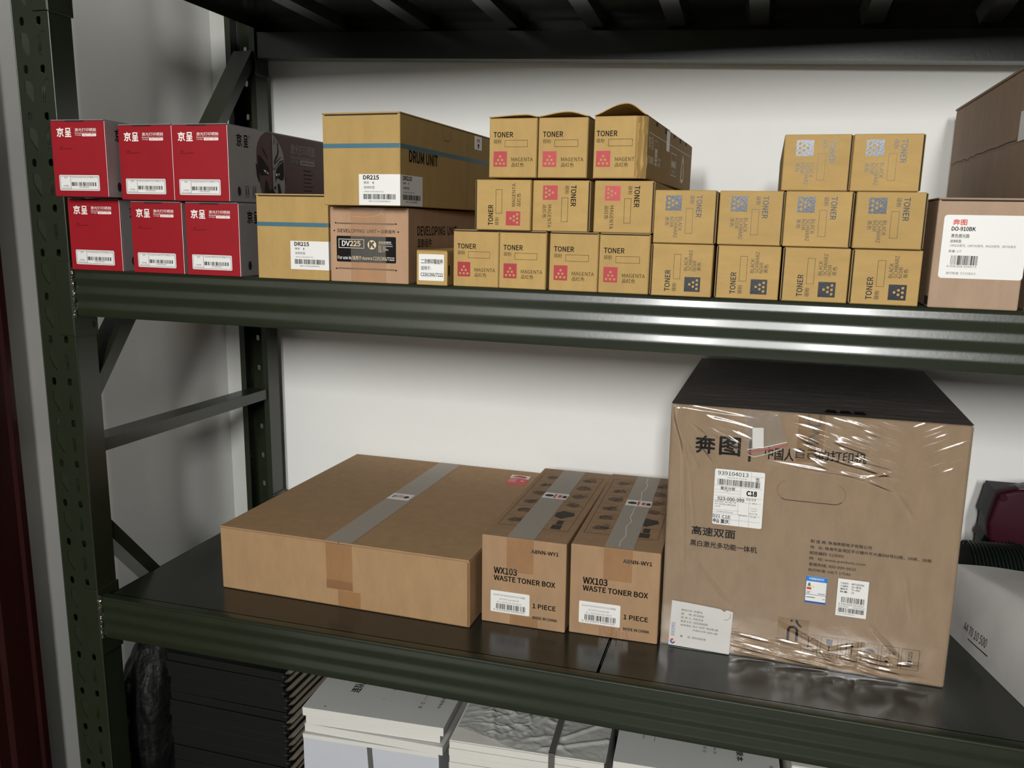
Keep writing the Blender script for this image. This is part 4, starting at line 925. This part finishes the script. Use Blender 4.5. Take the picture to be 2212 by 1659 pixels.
RB = Vector((1.70, .2, 0)); sk.xf(lambda v: v - RB)
o = sk.build('paper_pack', None, .9); o.location = (RB.x, RB.y, ZD)
tag(o, 'white plastic-wrapped paper pack with black numbers, right edge of the lower shelf', 'package')

# corrugated hose coil
hc = MB(); P = []
N_ = 15
for i in range(N_*18+1):
    a = 2*math.pi*i/18; s_ = .0062*i/18; P.append((s_, .066*math.cos(a), .066 + .0028 + .066*math.sin(a)))
hc.tube(P, .0024, M_hose, 6)
hc.tube([(.0, 0, .0692), (.093, 0, .0692)], .0605, M_blackpl, 20)
o = hc.build('hose_coil', None, .9); o.location = (1.574, .428, ZD); o.rotation_euler = (0, 0, .06)
tag(o, 'dark green coiled hose behind the white paper pack, beside the maroon machine', 'hose')

# maroon machine
r = thing('air_pump', 'dark maroon plastic machine with black slots, right edge of the lower shelf', 'machine', (1.74, .50, ZD))
def plate(mb, pts, y0, y1, mt, bev=.006):
    bm = bmesh.new(); vs = [bm.verts.new((x-1.74, y0-.50, z+1.0012)) for x, z in pts]; fc = bm.faces.new(vs)
    ex = bmesh.ops.extrude_face_region(bm, geom=[fc]); bmesh.ops.translate(bm, vec=(0, y1-y0, 0), verts=[q for q in ex['geom'] if isinstance(q, bmesh.types.BMVert)])
    bmesh.ops.recalc_face_normals(bm, faces=bm.faces[:])
    if bev: bmesh.ops.bevel(bm, geom=bm.edges[:], offset=bev, segments=3, affect='EDGES', profile=.5)
    mb.bm(bm, mt); bm.free()
mb = MB(); plate(mb, [(1.630,-.790),(1.618,-.850),(1.622,-.880),(1.650,-.908),(1.690,-.925),(1.86,-.925),(1.86,-.80),(1.70,-.775),(1.66,-.780)], .495, .535, M_maroonpl, .008)
mb.tube([(1.638-1.74, -.012, .205), (1.638-1.74, .004, .205)], .006, M_maroonpl, 14)
mb.build('housing', r, .6)
mb = MB(); plate(mb, [(x_+.010, z_-.014) for x_, z_ in [(1.622,-.781),(1.618,-.806),(1.612,-.836),(1.618,-.838),(1.617,-.868),(1.610,-.884),(1.616,-.886),(1.614,-.915),(1.86,-.915),(1.86,-.781)]], .536, .600, M_blackpl, .001); mb.build('back_cover', r)
mb = MB()
for x in (1.655, 1.672, 1.689, 1.706): mb.box(x-1.74, x+.011-1.74, -.0065, .02, .098-(x-1.655)*.25, .124-(x-1.655)*.25, M_blackpl, .001)
mb.build('vent_slots', r)
mb = MB(); plate(mb, [(1.655,-.783),(1.685,-.772),(1.86,-.770),(1.86,-.79),(1.70,-.777)], .50, .534, M_clearlid, .001); mb.build('lid', r, .6, 'grey clear lid')
mb = MB(); plate(mb, [(1.690,-.93),(1.690,-1.0012),(1.85,-1.0012),(1.85,-.93)], .50, .59, M_blackpl, .004); mb.build('base', r)

# ------------------------------------------------------------------ books under the lower shelf
ZL = H - 1.5062
def ordinal(i): return ['topmost','second','third','fourth','fifth','sixth','seventh','eighth','ninth','tenth','eleventh','twelfth','thirteenth','fourteenth','fifteenth','sixteenth','seventeenth','eighteenth','nineteenth','twentieth','twenty-first','twenty-second'][i]
rb = random.Random(21)
hgt_ = [.0165+.0012*(rb.random()-.5) for _ in range(21)]
z = ZL; hgt_ = [q*(0.3565-.006)/sum(hgt_) for q in hgt_]; stack = list(reversed(hgt_))
bw, bl = .262, .30
def ledger(th):
    mb = MB(); c = .0007
    mb.box(0, bw, 0, bl, 0, c, M_spine); mb.box(0, bw, 0, bl, th-c, th, M_spine); mb.box(0, bw, -.0012, .002, 0, th, M_spine, .0008, 1)
    return mb
shared = {}
for i, th in enumerate(stack):
    n_ = len(stack)-1-i; dx = (rb.random()-.5)*.006; dy = (rb.random()-.5)*.006
    lab = 'black ledger, %s in the dark stack under the lower shelf' % (ordinal(n_) if n_ == 0 else ordinal(n_) + ' from the top')
    t_ = thing('ledger_book', lab, 'book', (.112+dx, .104+dy, z), 'black-spined ledgers stacked under the lower shelf', (rb.random()-.5)*.015)
    ledger(th).build('cover', t_)
    pg = MB(); pg.box(.004, bw-.0012-.003*rb.random(), .002, bl-.004, .0008, th-.0008, M_pages); pg.build('page_block', t_)
    tb = MB(); x0 = bw-.004
    pts = []
    tb.tube([(x0-.004, .001, th*.5), (x0+.003, -.001, th*.62), (x0+.007, .004, th*.5), (x0+.005, .010, th*.32)], .0034, M_spine, 7)
    tb.build('spine_tape', t_, 1.0, 'curled black end of the spine tape')
    z += th
ZA = z
# white booklets, stack with the titled cover
def booklet(name, label, loc, w_, l_, th, yaw, group, title=0, mt=M_bookpg):
    t_ = thing(name, label, 'booklet', loc, group, yaw)
    mb = MB(); mb.box(.0004, w_-.0004, .0004, l_, .0004, th-.0006, mt); mb.build('page_block', t_)
    mb = MB(); mb.box(0, w_, 0, l_, th-.0006, th, M_book); f = TOP(th)
    if title == 1:
        g = f.sub(78, 66, math.pi/2)
        mb.text(g, '连队要', 0, 0, 46, 17, M_ink, .02); mb.text(f.sub(132,58,math.pi/2), '(', 0, 0, 2, 6, M_ink); mb.text(f.sub(140,90,math.pi/2), '第', 0, 0, 6, 6, M_ink)
        mb.text(f.sub(204,46,math.pi/2), '单  位:', 0, 0, 22, 8, M_ink); mb.line(f, [(200,72),(200,90)], .6, M_ink); mb.text(f.sub(236,54,math.pi/2), '中电基本', 0, 0, 36, 7, M_ink)
        mb.disc(f, 38, 12, 1.6, M_inkthin)
    if title == 2:
        g = f.sub(196, 62, -math.pi/2)
        mb.text(f.sub(190,76,-math.pi/2), '录本', 0, 0, 26, 11, M_ink, .02); mb.text(f.sub(40,86,-math.pi/2), '2021', 0, 0, 14, 4, M_ink); mb.line(f, [(60,68),(60,90)], .6, M_ink)
        mb.text(f.sub(138,76,-math.pi/2), '月 日', 0, 0, 16, 5, M_ink); mb.text(f.sub(154,76,-math.pi/2), '年 月', 0, 0, 16, 5, M_ink); mb.text(f.sub(240,50,-math.pi/2), '册', 0, 0, 6, 6, M_ink)
    mb.build('cover', t_)
    return t_
GB = 'white booklets under the lower shelf'
zt0 = H-1.150
booklet('booklet', 'white booklet with a black vertical title, topmost of the left white stack', (.4690, .008, zt0-.0160), .2585, .190, .0160, .062, GB, 1)
booklet('booklet', 'second white booklet from the top of the left white stack', (.4740, .010, zt0-.0325), .2460, .185, .0160, .075, GB)
booklet('booklet', 'third white booklet from the top of the left white stack, right corner sticking out', (.4700, .012, zt0-.0490), .2570, .185, .0160, .030, GB)
booklet('booklet', 'thin white booklet lying directly on the strapped bluish paper bundle', (.4690, .006, zt0-.0580), .2500, .185, .0085, .066, GB)
t_ = thing('paper_bundle', 'strapped bundle of bluish white paper in the left white stack', 'paper bundle', (.4690, .008, zt0-.1255), None, .062)
mb = MB(); mb.box(0, .2500, 0, .185, 0, .0670, M_bundle, .0008); mb.build('paper_block', t_)
mb = MB(); mb.add([Vector(p) for p in ((.120,-.0012,.0672),(.129,-.0012,.0672),(.133,-.0012,0),(.124,-.0012,0),(.120,-.0002,.0672),(.129,-.0002,.0672),(.133,-.0002,0),(.124,-.0002,0))], [(0,3,2,1),(4,5,6,7),(0,1,5,4),(2,3,7,6),(1,2,6,5),(0,4,7,3)], M_strap); mb.build('strap', t_)
zz = zt0-.1258; k = 0
while zz - .0185 > ZL-.0005:
    zz -= .0185
    booklet('booklet', 'cream booklet under the strapped paper bundle, %s below it' % (['directly']+[ordinal(q_) for q_ in range(1, 20)])[k], (.470+.002*(k % 2), .008, zz), .250, .185, .0182, .060-.01*k, GB); k += 1
# support down to the deck
gap = zz - ZL
if gap > .001: booklet('booklet', 'cream booklet at the very bottom of the left white stack', (.470, .008, ZL), .250, .185, gap-.0002, .05, GB)
# torn wrapped bundle
zc = H-1.160
t_ = thing('booklet_bundle', 'strapped booklet bundle in torn crumpled grey wrapping paper, between two white stacks', 'paper bundle', (.7420, .010, ZL), None, .066)
lay = []; zz = 0; kk = 0; HB = zc-ZL
while zz < HB-.002:
    th = min([.0135, .012, .015, .0125][kk % 4], HB-zz); mb = MB(); o_ = .004*(kk % 3)
    mb.box(-.004*(1-zz/HB)+.0005*(kk % 2), .2580, .0008*(kk % 3), .190, zz, zz+th-.0006, M_bookpg, .0006, 1); mb.build('booklet', t_); zz += th; kk += 1
mb = MB(); n1, n2 = 110, 70; vs = []
def edge(u): return .012 + (.028 if u < .10 else 0) * (1-u/.10 if u < .10 else 0) - (.0115 if u > .12 else .0115*max(0,(u-.06)/.06))
for j in range(n2+1):
    for i in range(n1+1):
        u = .004+.256*i/n1; v = edge(u) + (.165-edge(u)+.012*noise.noise(Vector((u*40, 3, 0))))*j/n2
        rid = lambda a_, c_, s_: max(0, 1-abs(noise.noise(Vector((u*a_, v*c_, s_))))*5)
        cr_ = gauss(u-.095, .045)*gauss(v-.085, .05)
        h = .0010 + (.0022*rid(34, 52, 7) + .0014*rid(75, 60, 2) + .0030*noise.noise(Vector((u*30, v*26, 4))))*(.15+cr_)
        for (ua, va), (ub, vb), am in (((.030,.165),(.075,.014),.0022), ((.155,.012),(.256,.060),.0026), ((.185,.05),(.256,.115),.003), ((.12,.03),(.165,.05),.0016), ((.165,.04),(.20,.012),.0016), ((.10,.165),(.16,.09),.002)):
            l2 = (ub-ua)**2+(vb-va)**2; tt = min(1, max(0, ((u-ua)*(ub-ua)+(v-va)*(vb-va))/l2)); h += am*gauss(math.hypot(u-ua-tt*(ub-ua), v-va-tt*(vb-va)), .0028)
        h = max(.0008, h)
        vs.append(Vector((u, v, HB-.0006+h)))
mb.add(vs, [(j*(n1+1)+i, j*(n1+1)+i+1, (j+1)*(n1+1)+i+1, (j+1)*(n1+1)+i) for j in range(n2) for i in range(n1)], M_wrappaper)
mb.add([Vector((.2592, .0, HB)), Vector((.2592, .17, HB)), Vector((.2592, .17, HB-.06)), Vector((.2592, .0, HB-.06))], [(0,1,2,3)], M_wrappaper)
mb.build('wrapping_paper', t_, 1.2)
mb = MB(); mb.box(.168, .178, -.0016, .19, HB+.0036, HB+.0052, M_strap); mb.box(.168, .178, -.0020, -.0004, 0, HB+.0052, M_strap); mb.build('strap', t_)
# right stack and the last one
zz = ZL; n_ = 20; th = (zt0-ZL)/n_
for i in range(n_):
    k = n_-1-i
    booklet('booklet', 'white booklet, %s in the stack right of the torn bundle' % ('topmost' if k == 0 else ordinal(k)+' from the top'), (1.0120+.002*((i*7) % 3), .024, zz), .256, .190, th-.0003, .060-.006*(i % 3), GB, 2 if k == 0 else 0); zz += th
t_ = thing('paper_bundle', 'tall white paper bundle at the right end of the row under the lower shelf', 'paper bundle', (1.2800, .030, ZL), None, .05)
mb = MB(); mb.box(0, .26, 0, .19, 0, .40, M_paper, .003); mb.build('paper_block', t_); mb = MB(); mb.box(.126, .136, -.0012, .0, 0, .40, M_strap); mb.build('strap', t_)
# crumpled black bag
bm = bmesh.new(); bmesh.ops.create_icosphere(bm, subdivisions=5, radius=1)
for v in bm.verts:
    p = v.co.copy(); k = 1 + .10*noise.noise(p*2.2) + .05*noise.noise(p*6+Vector((3,1,0))) + .03*abs(noise.noise(Vector((p.x*14, p.y*14, p.z*5))))
    q = Vector((p.x*(.085 if p.x < 0 else .072), p.y*.15, p.z*.235))*k; q.z = max(q.z, -.165); v.co = q
mb = MB(); bm_z = .165; mb.bm(bm, M_blackbag); bm.free(); mb.xf(lambda v: v + Vector((0,0,bm_z)))
o = mb.build('plastic_bag', None, 1.2); o.location = (.030, .235, ZL)
tag(o, 'crumpled black plastic bag behind the green upright, left of the dark ledgers', 'bag')
